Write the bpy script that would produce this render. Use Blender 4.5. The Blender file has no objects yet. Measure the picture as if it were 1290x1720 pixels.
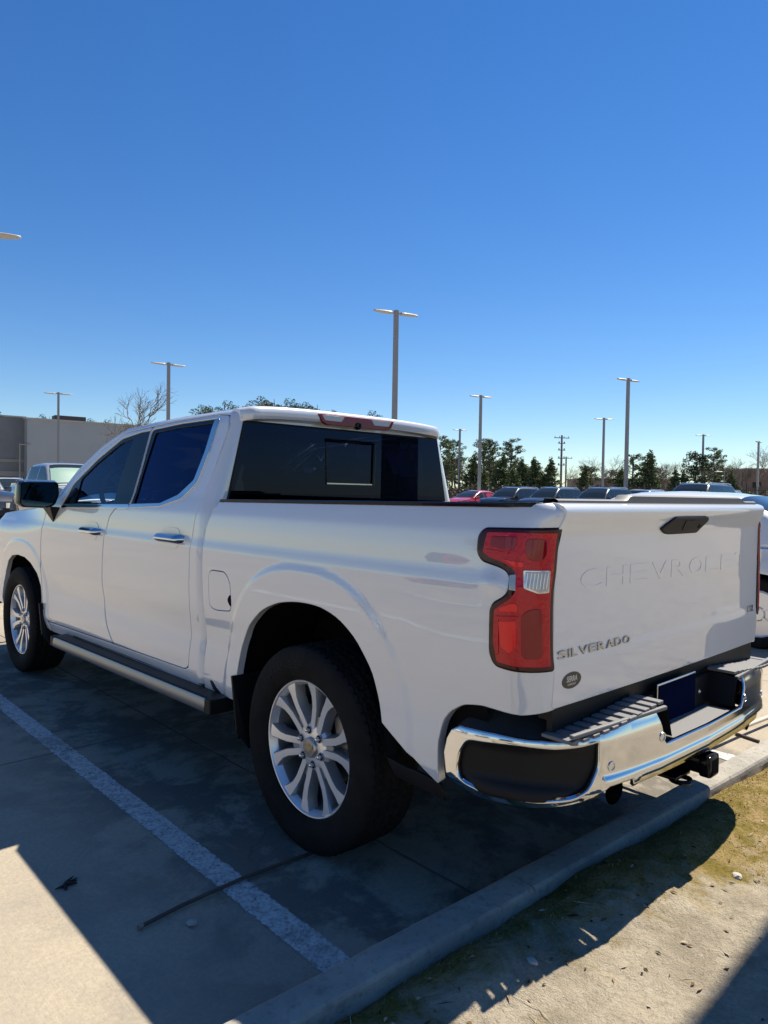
import bpy, bmesh, math, random, numpy as np
from mathutils import Vector, Matrix
from mathutils.geometry import delaunay_2d_cdt
rad = math.radians
sc = bpy.context.scene
col = sc.collection
random.seed(7)
# ------------------------------------------------------------------ camera, sky, sun, exposure
CAM = (-2.702, -2.278, 1.436); YAW, PITCH, ROLL, FPX = 0.750, -0.0243, 0.0161, 1193.6
cd = bpy.data.cameras.new('camera'); cam = bpy.data.objects.new('camera', cd); col.objects.link(cam)
_f = Vector((math.sin(YAW)*math.cos(PITCH), math.cos(YAW)*math.cos(PITCH), math.sin(PITCH)))
_r = Vector((math.cos(YAW), -math.sin(YAW), 0)); _u = _r.cross(_f)
_r2 = _r*math.cos(ROLL)+_u*math.sin(ROLL); _u2 = -_r*math.sin(ROLL)+_u*math.cos(ROLL)
cam.matrix_world = Matrix(((_r2.x,_u2.x,-_f.x,CAM[0]),(_r2.y,_u2.y,-_f.y,CAM[1]),(_r2.z,_u2.z,-_f.z,CAM[2]),(0,0,0,1)))
cd.sensor_fit = 'VERTICAL'; cd.sensor_height = 24; cd.lens = 24*FPX/1720; cd.clip_end = 3000; cd.clip_start = .05
sc.camera = cam
SUN = Vector((.65, .012, 1)).normalized()          # towards the sun
wd = bpy.data.worlds.new('World'); sc.world = wd; wd.use_nodes = True
nt = wd.node_tree; bg = nt.nodes['Background']; sky = nt.nodes.new('ShaderNodeTexSky')
sky.sky_type = 'NISHITA'; sky.sun_disc = False; sky.sun_elevation = math.asin(SUN.z); sky.sun_rotation = math.atan2(SUN.x, SUN.y)
sky.air_density = 1.0; sky.dust_density = .0; sky.ozone_density = 2.5; sky.altitude = 0
hs = nt.nodes.new('ShaderNodeHueSaturation'); hs.inputs['Saturation'].default_value = 1.30; hs.inputs['Hue'].default_value = .505
nt.links.new(sky.outputs[0], hs.inputs['Color']); wb = nt.nodes.new('ShaderNodeMix'); wb.data_type = 'RGBA'; wb.blend_type = 'MULTIPLY'; wb.inputs[0].default_value = 1; wb.inputs[7].default_value = (.93, .99, 1.07, 1)
nt.links.new(hs.outputs[0], wb.inputs[6]); nt.links.new(wb.outputs[2], bg.inputs[0]); bg.inputs[1].default_value = .070
sd = bpy.data.lights.new('sun', 'SUN'); sun = bpy.data.objects.new('sun', sd); col.objects.link(sun)
sd.energy = 5.0; sd.angle = rad(.53); sd.color = (1, .92, .78)
sun.rotation_euler = (-SUN).to_track_quat('-Z', 'Y').to_euler(); sun.location = SUN*50
sc.view_settings.view_transform = 'Standard'; sc.view_settings.look = 'None'
sc.view_settings.exposure = .78; sc.view_settings.gamma = 1
sc.cycles.max_bounces = 8; sc.cycles.transparent_max_bounces = 12; sc.cycles.caustics_reflective = False; sc.cycles.caustics_refractive = False

# ------------------------------------------------------------------ materials
def mat(name, c, rough=.5, metal=0, coat=0, coatr=.03, spec=.5, noise=0, nscale=8, bump=0, bscale=60, emit=None, ior=1.5):
    m = bpy.data.materials.new(name); m.use_nodes = True; n = m.node_tree; b = n.nodes['Principled BSDF']
    b.inputs['Base Color'].default_value = (*c, 1); b.inputs['Roughness'].default_value = rough; b.inputs['Metallic'].default_value = metal
    b.inputs['Coat Weight'].default_value = coat; b.inputs['Coat Roughness'].default_value = coatr; b.inputs['Specular IOR Level'].default_value = spec
    b.inputs['IOR'].default_value = ior
    tc = n.nodes.new('ShaderNodeTexCoord')
    if noise:
        t = n.nodes.new('ShaderNodeTexNoise'); t.inputs['Scale'].default_value = nscale; t.inputs['Detail'].default_value = 6
        n.links.new(tc.outputs['Object'], t.inputs['Vector'])
        r = n.nodes.new('ShaderNodeMapRange'); r.inputs[1].default_value = .3; r.inputs[2].default_value = .7
        r.inputs[3].default_value = 1-noise; r.inputs[4].default_value = 1+noise
        n.links.new(t.outputs[0], r.inputs[0]); x = n.nodes.new('ShaderNodeVectorMath'); x.operation = 'SCALE'
        x.inputs[0].default_value = c; n.links.new(r.outputs[0], x.inputs['Scale']); n.links.new(x.outputs[0], b.inputs['Base Color'])
    if bump:
        t = n.nodes.new('ShaderNodeTexNoise'); t.inputs['Scale'].default_value = bscale; t.inputs['Detail'].default_value = 4
        n.links.new(tc.outputs['Object'], t.inputs['Vector']); q = n.nodes.new('ShaderNodeBump'); q.inputs['Strength'].default_value = bump
        q.inputs['Distance'].default_value = .01; n.links.new(t.outputs[0], q.inputs['Height']); n.links.new(q.outputs[0], b.inputs['Normal'])
    return m
def glassmat(name, tint, gl=(1,1,1), f=1.45):
    m = bpy.data.materials.new(name); m.use_nodes = True; n = m.node_tree; n.nodes.remove(n.nodes['Principled BSDF'])
    o = n.nodes['Material Output']; tr = n.nodes.new('ShaderNodeBsdfTransparent'); tr.inputs[0].default_value = (*tint, 1)
    g = n.nodes.new('ShaderNodeBsdfGlossy'); g.inputs['Roughness'].default_value = .01; g.inputs[0].default_value = (*gl, 1)
    fr = n.nodes.new('ShaderNodeFresnel'); fr.inputs[0].default_value = f; mx = n.nodes.new('ShaderNodeMixShader')
    n.links.new(fr.outputs[0], mx.inputs[0]); n.links.new(tr.outputs[0], mx.inputs[1]); n.links.new(g.outputs[0], mx.inputs[2])
    n.links.new(mx.outputs[0], o.inputs[0]); return m
M = {}
M['white'] = mat('pearl_white_paint', (.63,.65,.68), .32, .0, 1, .003)
M['emboss'] = mat('pearl_white_paint_stamped', (.63,.65,.68), .32, .0, 1, .003)
M['chrome'] = mat('chrome', (.66,.67,.69), .09, 1)
M['satin'] = mat('satin_chrome', (.62,.63,.65), .22, 1)
M['black'] = mat('black_plastic', (.0085,.0085,.010), .5, spec=.25, bump=.08, bscale=400)
M['gloss'] = mat('gloss_black', (.004,.005,.008), .07, spec=.2)
for q_ in ('white', 'emboss'): M[q_].node_tree.nodes['Principled BSDF'].inputs['Coat IOR'].default_value = 1.95
M['dchrome'] = mat('dark_chrome', (.33,.34,.36), .15, 1)
M['cover'] = mat('bumper_top_cover', (.045,.050,.055), .35, spec=.6)
M['grey'] = mat('grey_plastic', (.15,.15,.155), .6, bump=.1, bscale=300)
M['dark'] = mat('dark_cavity', (.006,.006,.007), .9, spec=.1)
M['alloy'] = mat('machined_alloy', (.82,.82,.83), .32, .6, .5, .1)
M['alloyg'] = mat('painted_alloy_grey', (.36,.37,.39), .35, .7, .5, .1)
M['tyre'] = mat('tyre_rubber', (.011,.0108,.0108), .8, spec=.15, noise=.25, nscale=14, bump=.15, bscale=120)
M['tyretext'] = mat('tyre_lettering', (.015,.015,.0155), .7, spec=.2)
M['steel'] = mat('dull_steel', (.25,.24,.23), .45, .9, noise=.2)
M['priv'] = glassmat('privacy_glass', (.032,.044,.080), (.34,.50,1), 1.36)
M['side'] = glassmat('side_glass', (.84,.97,.96), (.6,.75,1), 1.30)
M['wind'] = glassmat('windshield_glass', (.80,.96,.92))
M['mirror'] = mat('mirror_glass', (.07,.10,.11), .02, 1)
M['inter'] = mat('dark_interior', (.025,.024,.024), .7, noise=.2)
M['interg'] = mat('grey_headliner', (.16,.16,.155), .8)
M['red'] = mat('red_lens', (.50,.000,.010), .08, bump=.35, bscale=55)
M['redd'] = mat('dark_red_lens', (.24,.000,.008), .08)
M['lampb'] = mat('smoked_lens_border', (.040,.001,.004), .08, spec=.4)
M['brightred'] = mat('bright_red_glow', (.85,.008,.012), .15)
M['clear'] = mat('clear_lens', (.52,.51,.48), .25, .1, .5, .02)
M['sticker'] = mat('sticker_black', (.022,.020,.020), .35)
M['cream'] = mat('sticker_cream', (.66,.60,.50), .5)
M['plate'] = mat('plate_blank', (.004,.008,.030), .6, spec=.0)
M['paper'] = mat('paper', (.6,.62,.6), .7)
M['cap'] = mat('wheel_cap', (.50,.48,.45), .28, .9)
M['gold'] = mat('emblem_pale_gold', (.62,.52,.34), .3, .9)
# ---------------------------------------------------------------- truck surface functions (local: x=0 centre line, y forward from rear axle)
XC=-.045
_z=np.linspace(.3,2.0,341)
_h=np.interp(_z,[.30,.40,.46,.52,.60,.70,.79,.86,.95,1.05,1.13,1.165,1.20,1.27,1.33,1.38,1.41,1.80,1.86,1.90],
                [.88,.905,.922,.932,.930,.924,.926,.935,.942,.9455,.9455,.944,.936,.931,.925,.908,.895,.775,.738,.62])
def _blur(a,s):
    k=np.exp(-.5*(np.arange(-4*s,4*s+1)/s)**2);k/=k.sum();p=np.pad(a,4*s,mode='edge');return np.convolve(p,k,'valid')
_hb=_blur(_h,2)
def sst(a,b,x):
    t=np.clip((x-a)/(b-a),0,1);return t*t*(3-2*t)
def archr(y,z,yc,a,b,zc=.41,n=2.5):
    return (np.abs((y-yc)/a)**n+np.maximum(np.abs(z-zc)/b,0)**n)**(1/n)
def W(y,z):
    """half width of the body side"""
    y=np.asarray(y,float);z=np.asarray(z,float)
    w=np.interp(z,_z,_hb)
    for yc,a,b in((.035,.50,.585),(3.745,.50,.505)):
        r=archr(y,z,yc,a,b)
        f=.009*(1-sst(1.20,1.275,r))*sst(.32,.52,z)
        w=w+f
    # fender crown at front
    ff=sst(3.0,4.2,y)
    w=w-ff*sst(1.0,1.32,z)**2*.10
    w=w-.30*sst(4.25,4.98,y)**2
    w=w-.016*sst(-.55,-1.05,y)
    # scallop low on the doors
    w=w-.008*np.exp(-((z-.72)/.07)**2)*sst(.55,.9,y)*sst(3.2,2.8,y)
    return w
RC=.115; YB=-.95
def bedF(s,z,ys=YB,R=RC,off=0.):
    """wraps the side round the rear corner; returns point (left side, x<0)"""
    yy=max(s,ys); w=float(W(yy,z))
    if s>=ys: p=np.array([-w,s,z])
    else:
        a=(ys-s)/R
        if a<math.pi/2: p=np.array([-(w-R+R*math.cos(a)),ys-R*math.sin(a),z])
        else: p=np.array([-(w-R-(a-math.pi/2)*R),ys-R,z])
    if s<ys:
        p[1]+=(tgP(z)[0]+1.066)*math.sin(min((ys-s)/R,math.pi/2)); p[2]=p[2]+(tgP(z)[1]-z)*math.sin(min((ys-s)/R,math.pi/2))
    e=.010*math.exp(-((s+.915)/.035)**2-((z-1.172)/.030)**2); p[0]-=e
    return p
_tz=np.linspace(.7,1.46,305)
_kz=[.7,.79,.90,.928,.955,1.10,1.25,1.32,1.352,1.378,1.392,1.405,1.418,1.432,1.46]
_ty=_blur(np.interp(_tz,_kz,[-1.060,-1.065,-1.069,-1.069,-1.065,-1.063,-1.066,-1.068,-1.080,-1.092,-1.095,-1.093,-1.084,-1.068,-1.040]),2)
_tzz=_blur(np.interp(_tz,_kz,[.7,.79,.90,.928,.955,1.10,1.25,1.32,1.352,1.378,1.391,1.403,1.413,1.419,1.422]),2)
def tgP(v):
    return float(np.interp(v,_tz,_ty)),float(np.interp(v,_tz,_tzz))
def tgF(x,v):
    y,z=tgP(v)
    return np.array([x,y-.012*(1-(x/.84)**2),z])
# bumper plan curve
_bp=np.array([(-.935,-.66),(-.937,-.74),(-.930,-.83),(-.905,-.93),(-.855,-1.03),(-.78,-1.105),(-.68,-1.15),(-.55,-1.175),(-.40,-1.19),(-.30,-1.197),(0,-1.205)])
def _cr(P,n=12):
    P=np.vstack([2*P[0]-P[1],P,2*P[-1]-P[-2]]);o=[]
    for i in range(1,len(P)-2):
        for t in np.arange(n)/n:
            o.append(.5*((2*P[i])+(-P[i-1]+P[i+1])*t+(2*P[i-1]-5*P[i]+4*P[i+1]-P[i+2])*t*t+(-P[i-1]+3*P[i]-3*P[i+1]+P[i+2])*t**3))
    o.append(P[-2]);return np.array(o)
_bc=_cr(_bp);_bs=np.concatenate([[0],np.cumsum(np.hypot(*np.diff(_bc,axis=0).T))])
BL=_bs[-1]
def bumF(s,z):
    m=1
    if s>BL: s=2*BL-s;m=-1
    x=np.interp(s,_bs,_bc[:,0]);y=np.interp(s,_bs,_bc[:,1])
    # lower part tucks under
    k=.05*sst(.52,.40,z)
    t=np.array([np.interp(s+.01,_bs,_bc[:,0])-np.interp(s-.01,_bs,_bc[:,0]),np.interp(s+.01,_bs,_bc[:,1])-np.interp(s-.01,_bs,_bc[:,1])]);t/=np.hypot(*t)+1e-9
    n=np.array([t[1],-t[0]])   # outward
    return np.array([m*(x-n[0]*k),y-n[1]*k,z])
# ------------------------------------------------------------------ mesh helpers
def link(name, me, parent=None, m=None):
    o = bpy.data.objects.new(name, me); col.objects.link(o)
    if m is not None:
        for q in (m if isinstance(m, (list, tuple)) else [m]): me.materials.append(q)
    if parent is not None: o.parent = parent
    return o
def mesh(name, V, F, m, parent=None, smooth=True, N=None, mi=None, auto=None):
    me = bpy.data.meshes.new(name); me.from_pydata([tuple(map(float, v)) for v in V], [], F); me.update()
    me.polygons.foreach_set('use_smooth', [bool(smooth)]*len(me.polygons))
    if mi is not None: me.polygons.foreach_set('material_index', mi)
    if auto is not None:
        bm = bmesh.new(); bm.from_mesh(me)
        for e in bm.edges:
            if len(e.link_faces) == 2 and e.calc_face_angle(0) > auto: e.smooth = False
        bm.to_mesh(me); bm.free()
    if N is not None: me.normals_split_custom_set_from_vertices([tuple(map(float, n)) for n in N])
    return link(name, me, parent, m)
def tag(o, label=None, cat=None, group=None, kind=None):
    if label: o['label'] = label
    if cat: o['category'] = cat
    if group: o['group'] = group
    if kind: o['kind'] = kind
    return o
def empty(name, loc, rz=0, **k):
    o = bpy.data.objects.new(name, None); col.objects.link(o); o.location = loc; o.rotation_euler = (0, 0, rz); o.empty_display_size = .2
    return tag(o, **k)
def kids(o): return [c for c in bpy.data.objects if c.parent == o]
def copy_tree(o, parent=None, kd=None):
    if kd is None:
        kd = {}
        for c in bpy.data.objects:
            if c.parent: kd.setdefault(c.parent.name, []).append(c)
    c = o.copy(); col.objects.link(c); c.parent = parent
    for ch in kd.get(o.name, []): copy_tree(ch, c, kd)
    return c
class MB:
    def __init__(s): s.V = []; s.F = []; s.mi = []; s.cur = 0
    def add(s, V, F):
        b = len(s.V); s.V += [tuple(v) for v in V]; s.F += [tuple(i+b for i in f) for f in F]; s.mi += [s.cur]*len(F); return s
    def box(s, c, d, bev=0, rz=0, M4=None):
        x, y, z = d[0]/2, d[1]/2, d[2]/2
        if bev <= 0:
            V = [(i*x, j*y, k*z) for i in (-1,1) for j in (-1,1) for k in (-1,1)]
            F = [(0,1,3,2),(4,6,7,5),(0,4,5,1),(2,3,7,6),(0,2,6,4),(1,5,7,3)]
        else:
            bm = bmesh.new(); bmesh.ops.create_cube(bm, size=1)
            for v in bm.verts: v.co = Vector((v.co.x*2*x, v.co.y*2*y, v.co.z*2*z))
            bmesh.ops.bevel(bm, geom=bm.edges[:], offset=bev, segments=2, profile=.5, affect='EDGES')
            V = [v.co[:] for v in bm.verts]; F = [tuple(v.index for v in f.verts) for f in bm.faces]; bm.free()
        R = Matrix.Rotation(rz, 4, 'Z')
        if M4 is not None: R = M4 @ R
        V = [(R @ Vector(v)) + Vector(c) for v in V]; return s.add(V, F)
    def tube(s, P, r, n=10, cap=True):
        P = [Vector(p) for p in P]; rr = r if isinstance(r, (list, tuple)) else [r]*len(P); V = []; F = []
        up = None
        for i, p in enumerate(P):
            t = (P[min(i+1, len(P)-1)]-P[max(i-1, 0)]).normalized()
            if up is None: up = Vector((0,0,1)) if abs(t.z) < .9 else Vector((1,0,0))
            a = t.cross(up).normalized(); b = a.cross(t).normalized(); up = b
            for k in range(n):
                q = 2*math.pi*k/n; V.append(p+(a*math.cos(q)+b*math.sin(q))*rr[i])
        for i in range(len(P)-1):
            for k in range(n):
                F.append((i*n+k, i*n+(k+1)%n, (i+1)*n+(k+1)%n, (i+1)*n+k))
        if cap: F.append(tuple(range(n))[::-1]); F.append(tuple((len(P)-1)*n+k for k in range(n)))
        return s.add(V, F)
    def lathe(s, prof, n=48, axis='x', c=(0,0,0)):
        V = []; F = []
        for (a, r) in prof:
            for k in range(n):
                q = 2*math.pi*k/n
                p = (a, r*math.cos(q), r*math.sin(q)) if axis == 'x' else ((r*math.cos(q), r*math.sin(q), a) if axis == 'z' else (r*math.sin(q), a, r*math.cos(q)))
                V.append(tuple(p[i]+c[i] for i in range(3)))
        for i in range(len(prof)-1):
            for k in range(n): F.append((i*n+k, i*n+(k+1)%n, (i+1)*n+(k+1)%n, (i+1)*n+k))
        return s.add(V, F)
    def grid(s, fn, nu, nv):
        V = [fn(i/nu, j/nv) for i in range(nu+1) for j in range(nv+1)]
        F = [(i*(nv+1)+j, (i+1)*(nv+1)+j, (i+1)*(nv+1)+j+1, i*(nv+1)+j+1) for i in range(nu) for j in range(nv)]
        return s.add(V, F)
    def build(s, name, m, parent=None, smooth=False, auto=rad(35)):
        return mesh(name, s.V, s.F, m, parent, smooth, mi=s.mi if any(s.mi) else None, auto=auto if smooth else None)
def resample(P, res):
    P = [np.array(p, float) for p in P]; o = []
    for i in range(len(P)):
        a, b = P[i], P[(i+1) % len(P)]; L = np.hypot(*(b-a)); n = max(1, int(math.ceil(L/res)))
        for k in range(n): o.append(a+(b-a)*k/n)
    return np.array(o)
def area(P): P = np.array(P); x, y = P[:,0], P[:,1]; return .5*np.sum(x*np.roll(y,-1)-np.roll(x,-1)*y)
def rnd(P, r, n=5):
    """round the corners of a polygon; r a number or one per corner"""
    P = [np.array(p, float) for p in P]; N = len(P); o = []
    for i in range(N):
        ri = r[i] if isinstance(r, (list, tuple)) else r
        a, b, c = P[i-1], P[i], P[(i+1) % N]; u = a-b; v = c-b; lu, lv = np.hypot(*u), np.hypot(*v)
        d = min(ri, lu*.45, lv*.45)
        if d < 1e-5: o.append(b); continue
        p, q = b+u/lu*d, b+v/lv*d
        for k in range(n+1):
            t = k/n; o.append((1-t)**2*p+2*t*(1-t)*b+t*t*q)
    return o
def offpoly(P, d):
    P = np.array(P); a = np.roll(P, 1, 0); c = np.roll(P, -1, 0)
    t1 = P-a; t1 /= np.maximum(np.hypot(t1[:,0], t1[:,1]), 1e-9)[:,None]; t2 = c-P; t2 /= np.maximum(np.hypot(t2[:,0], t2[:,1]), 1e-9)[:,None]
    n1 = np.stack([t1[:,1], -t1[:,0]], 1); n2 = np.stack([t2[:,1], -t2[:,0]], 1)
    n = n1+n2; L = np.maximum((n*n1).sum(1), .5); n = n/L[:,None]
    s = 1 if area(P) > 0 else -1
    return P+n*d*s, n*s/np.maximum(np.hypot(n[:,0], n[:,1]), 1e-9)[:,None]
def inpoly(pt, P):
    x, y = pt[:,0][:,None], pt[:,1][:,None]; a = P; b = np.roll(P, -1, 0)
    c = ((a[:,1] > y) != (b[:,1] > y)) & (x < (b[:,0]-a[:,0])*(y-a[:,1])/((b[:,1]-a[:,1])+1e-12)+a[:,0])
    return c.sum(1) % 2 == 1
def distpoly(pt, P):
    a = P; b = np.roll(P, -1, 0); d = b-a; L = np.maximum((d*d).sum(1), 1e-12)
    t = np.clip(((pt[:,None,:]-a[None])*d[None]).sum(2)/L, 0, 1); q = a[None]+t[...,None]*d[None]
    return np.sqrt(((pt[:,None,:]-q)**2).sum(2)).min(1)
def nrm(F, u, v, e=2e-3):
    a = F(u+e, v)-F(u-e, v); b = F(u, v+e)-F(u, v-e); n = np.cross(a, b); L = np.linalg.norm(n); return n/L if L > 1e-12 else np.array([0,0,1.])
def panel(name, F, poly, m, parent, holes=(), res=.03, gap=.0, off=0., thick=.012, r=.002, flip=1, mir=False, keep=True, resy=None):
    """a patch of the surface F(u,v) inside a polygon, with a rounded edge turned in; true surface normals"""
    loops = []
    for i, P in enumerate([poly]+list(holes)):
        Q = resample(P, res); s = -1 if i == 0 else 1
        Q, n = offpoly(Q, s*(gap+r)); loops.append((Q, n if i == 0 else -n))
    lo = loops[0][0].min(0); hi = loops[0][0].max(0); ry = resy or res
    gx, gy = np.meshgrid(np.arange(lo[0]+res/2, hi[0], res), np.arange(lo[1]+ry/2, hi[1], ry)); G = np.stack([gx.ravel(), gy.ravel()], 1)
    k = inpoly(G, loops[0][0])
    for Q, _ in loops[1:]: k &= ~inpoly(G, Q)
    G = G[k]
    if len(G): 
        k = np.ones(len(G), bool)
        for Q, _ in loops: k &= distpoly(G, Q) > .45*min(res, ry)
        G = G[k]
    V2 = []; E = []
    for Q, _ in loops:
        b = len(V2); n = len(Q); V2 += [Vector(map(float, q)) for q in Q]; E += [(b+i, b+(i+1) % n) for i in range(n)]
    V2 += [Vector(map(float, q)) for q in G]
    v, _, f, *_r = delaunay_2d_cdt(V2, E, [], 0, 1e-7)
    v = np.array([tuple(p) for p in v]); f = [t for t in f]
    cen = np.array([v[list(t)].mean(0) for t in f]); k = inpoly(cen, loops[0][0])
    for Q, _ in loops[1:]: k &= ~inpoly(cen, Q)
    P3 = []; N3 = []
    for p in v:
        n = nrm(F, *p)*flip; P3.append(F(*p)+n*off); N3.append(n)
    P3 = np.array(P3); N3 = np.array(N3); Fs = []
    for t, kk in zip(f, k):
        if not kk: continue
        a, b, c = t[:3]; g = np.cross(P3[b]-P3[a], P3[c]-P3[a])
        Fs.append(tuple(t) if g @ N3[a] > 0 else tuple(t)[::-1])
    V = list(P3); N = list(N3)
    for Q, nn in loops:
        n = len(Q); rings = []
        base = []
        for q, d in zip(Q, nn):
            nr = nrm(F, *q)*flip; p = F(*q)+nr*off; o = F(*(q+d*1e-3))-F(*(q-d*1e-3)); o = o-nr*(o @ nr); o /= max(np.linalg.norm(o), 1e-9); base.append((p, nr, o))
        for st in ((0,0,0), (.707*r, .293*r, 45), (r, r, 90), (r, thick, 90)):
            b = len(V); rings.append(b)
            for p, nr, o in base:
                V.append(p+o*st[0]-nr*st[1]); a = rad(st[2]); N.append(nr*math.cos(a)+o*math.sin(a))
        for i in range(3):
            for j in range(n):
                a0, a1, b0, b1 = rings[i]+j, rings[i]+(j+1) % n, rings[i+1]+j, rings[i+1]+(j+1) % n
                g = np.cross(V[a1]-V[a0], V[b0]-V[a0]); fl = (a0, a1, b1, b0)
                Fs.append(fl if g @ (np.array(N[a0])+N[b0]) > 0 else fl[::-1])
    o = mesh(name, V, Fs, m, parent, True, N)
    o['_n'] = 1; del o['_n']
    if mir:
        V2_ = [(-p[0], p[1], p[2]) for p in V]; N2_ = [(-q[0], q[1], q[2]) for q in N]
        o2 = mesh(name, V2_, [t[::-1] for t in Fs], m, mir if mir is not True else parent, True, N2_)
        return o, o2
    return o
def mirrored(o, parent=None):
    """a copy of a mesh part on the other side of the centre plane"""
    me = o.data.copy(); bm = bmesh.new(); bm.from_mesh(me)
    for v in bm.verts: v.co.x = -v.co.x
    bmesh.ops.reverse_faces(bm, faces=bm.faces[:]); bm.to_mesh(me); bm.free()
    q = bpy.data.objects.new(o.name.split('.')[0], me); col.objects.link(q); q.parent = parent or o.parent; q.location = (-o.location.x, o.location.y, o.location.z)
    return q
def text(name, s, F, h, w, m, parent, ext=.003, bold=0., off=0, spacing=1.0, shear=0, flip=1):
    """lettering laid on the surface F(x, z): x from 0 to w, z from 0 to h"""
    cu = bpy.data.curves.new(name, 'FONT'); cu.body = s; cu.offset = bold; cu.space_character = spacing; cu.shear = shear; cu.resolution_u = 3
    o = bpy.data.objects.new('tmp', cu); col.objects.link(o); dg = bpy.context.evaluated_depsgraph_get(); me = bpy.data.meshes.new_from_object(o.evaluated_get(dg))
    bpy.data.objects.remove(o); bm = bmesh.new(); bm.from_mesh(me)
    bmesh.ops.remove_doubles(bm, verts=bm.verts[:], dist=1e-5)
    # ring edges so a wide letter follows the surface
    xs = [v.co.x for v in bm.verts]; ys = [v.co.y for v in bm.verts]; x0, x1, y0, y1 = min(xs), max(xs), min(ys), max(ys)
    top = bm.faces[:]; r = bmesh.ops.extrude_face_region(bm, geom=top)
    up = [g for g in r['geom'] if isinstance(g, bmesh.types.BMVert)]; upset = set(up)
    for v in bm.verts:
        u = (v.co.x-x0)/(x1-x0)*w; q = (v.co.y-y0)/(y1-y0)*h; n = nrm(F, u, q)*flip; p = F(u, q)+n*(off+(ext if v in upset else -.001)); v.co = Vector(p)
    bmesh.ops.recalc_face_normals(bm, faces=bm.faces[:]); bm.to_mesh(me); bm.free(); me.update(); me.polygons.foreach_set('use_smooth', [False]*len(me.polygons))
    return link(name, me, parent, m)
# ================================================================== THE WHITE PICKUP
T = empty('pickup_truck', (XC, 0, 0), label='white crew cab pickup with chrome rear bumper parked nearest the camera', cat='pickup truck')
def sF(y, z): return np.array([-float(W(y, z)), y, z])
def zrail(y): return 1.391+(.77-y)*.0095
# --- cargo bed side
ARC = [(.535,.30),(.540,.60),(.515,.72),(.445,.835),(.33,.925),(.20,.975),(.06,.995),(-.08,.995),(-.20,.965),(-.30,.90),(-.375,.80),(-.425,.67),(-.462,.50)]
bedpoly = [(.535,.475),(.855,.468),(.857,1.20),(.845,1.27),(.772,zrail(.77)),(-.95,zrail(-.95)),(-1.06,1.432),(-1.131,1.432),(-1.131,.787),(-1.082,.782),(-1.011,.774),(-.869,.777),(-.80,.765),(-.745,.73),(-.715,.69),(-.70,.62),(-.705,.479)]
bedpoly = rnd(bedpoly, [0,.02,.05,.05,.01,.02,0,0,.005,0,0,.02,.02,.02,.02,.02,.01])+rnd(ARC, .05, 3)[::-1][4:-4]
FUEL = rnd([(.793,1.062),(.795,.885),(.735,.872),(.60,.885),(.592,.93),(.597,1.02),(.64,1.064)], .045)
def fuelg(P, d): return [tuple(q) for q in offpoly(np.array(P), d)[0]]
bedL = panel('cargo_bed', bedF, bedpoly, M['white'], T, holes=[FUEL], res=.015, gap=.001, thick=.035, r=.004, flip=-1)
bedR = mesh('cargo_bed', [(-v.co.x, v.co.y, v.co.z) for v in bedL.data.vertices], [tuple(p.vertices)[::-1] for p in bedL.data.polygons], M['white'], T, True,
            [(-n.vector.x, n.vector.y, n.vector.z) for n in [bedL.data.vertex_normals[i] for i in range(len(bedL.data.vertices))]])
panel('fuel_door', bedF, FUEL, M['white'], T, res=.02, gap=.0015, thick=.02, r=.002, flip=-1)
panel('finger_notch', bedF, rnd([(.592,.962),(.603,.958),(.618,.940),(.618,.930),(.603,.912),(.592,.908)], .008), M['dark'], T, res=.02, off=.0025, thick=.003, r=.0005, flip=-1)
mb = MB()
def shell(y0, y1, z0, z1, off, n=10):
    mb.grid(lambda u, v: (-(float(W(y0+(y1-y0)*u, z0+(z1-z0)*v))-off), y0+(y1-y0)*u, z0+(z1-z0)*v), n, n)
shell(.56, .87, .50, 1.22, .03); shell(.88, 3.25, .50, 1.30, .022, 24); shell(.56, -.86, 1.05, 1.30, .035); shell(-.50, -.86, .52, 1.10, .045)
q = mb.build('gap_shell', M['dark'], T); mirrored(q)  # dark backing added behind the panels to darken their seams
# inner bed, liner, rail caps
mb = MB()
for s in (-1, 1):
    mb.box((s*.80, -.14, 1.205), (.02, 1.78, .35)); mb.box((s*.80,.675,.97),(.02,.15,.12)); mb.box((s*.80,-.79,.97),(.02,.47,.12)); mb.box((s*.835, -.06, 1.372), (.08, 1.62, .02)); mb.box((s*.63,.02,1.10),(.34,1.24,.12),.03); mb.box((s*.66,.02,1.047),(.34,1.26,.02)); mb.box((s*.478,.02,.98),(.02,1.24,.22))  # wheelhouse tops and inner sides added to stop sun leaking through the bed
mb.box((0, -.14, .90), (.98, 1.78, .04)); mb.box((0,.675,.9),(1.62,.15,.04)); mb.box((0,-.79,.9),(1.62,.47,.04)); mb.box((0, .745, 1.13), (1.60, .03, .46)); 
for k in range(9): mb.box((-.456+.114*k, -.14, .923), (.05, 1.76, .012))
mb.build('bed_liner', M['black'], T)
def railcap():
    mb = MB(); ys = np.linspace(.766, -1.055, 40); sec = []
    for y in ys:
        z = zrail(y); w = float(W(max(y, -.95), 1.395))-(.0 if y > -.95 else .115*(1-math.cos(math.asin(min(1, (-.95-y)/.115)))))
        sec.append([(-(w+.003), z-.002), (-(w+.003), z+.006), (-(w-.004), z+.011), (-(w-.07), z+.012), (-(w-.085), z+.004), (-(w-.085), z-.02)])
    V = [(p[0], y, p[1]) for y, s_ in zip(ys, sec) for p in s_]; n = 6
    F = [(i*n+j, i*n+j+1, (i+1)*n+j+1, (i+1)*n+j) for i in range(39) for j in range(n-1)]; F += [tuple(range(n)), tuple(39*n+j for j in range(n))[::-1]]
    mb.add(V, F); return mb.build('rail_cap', M['gloss'], T)
mirrored(railcap())
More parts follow.
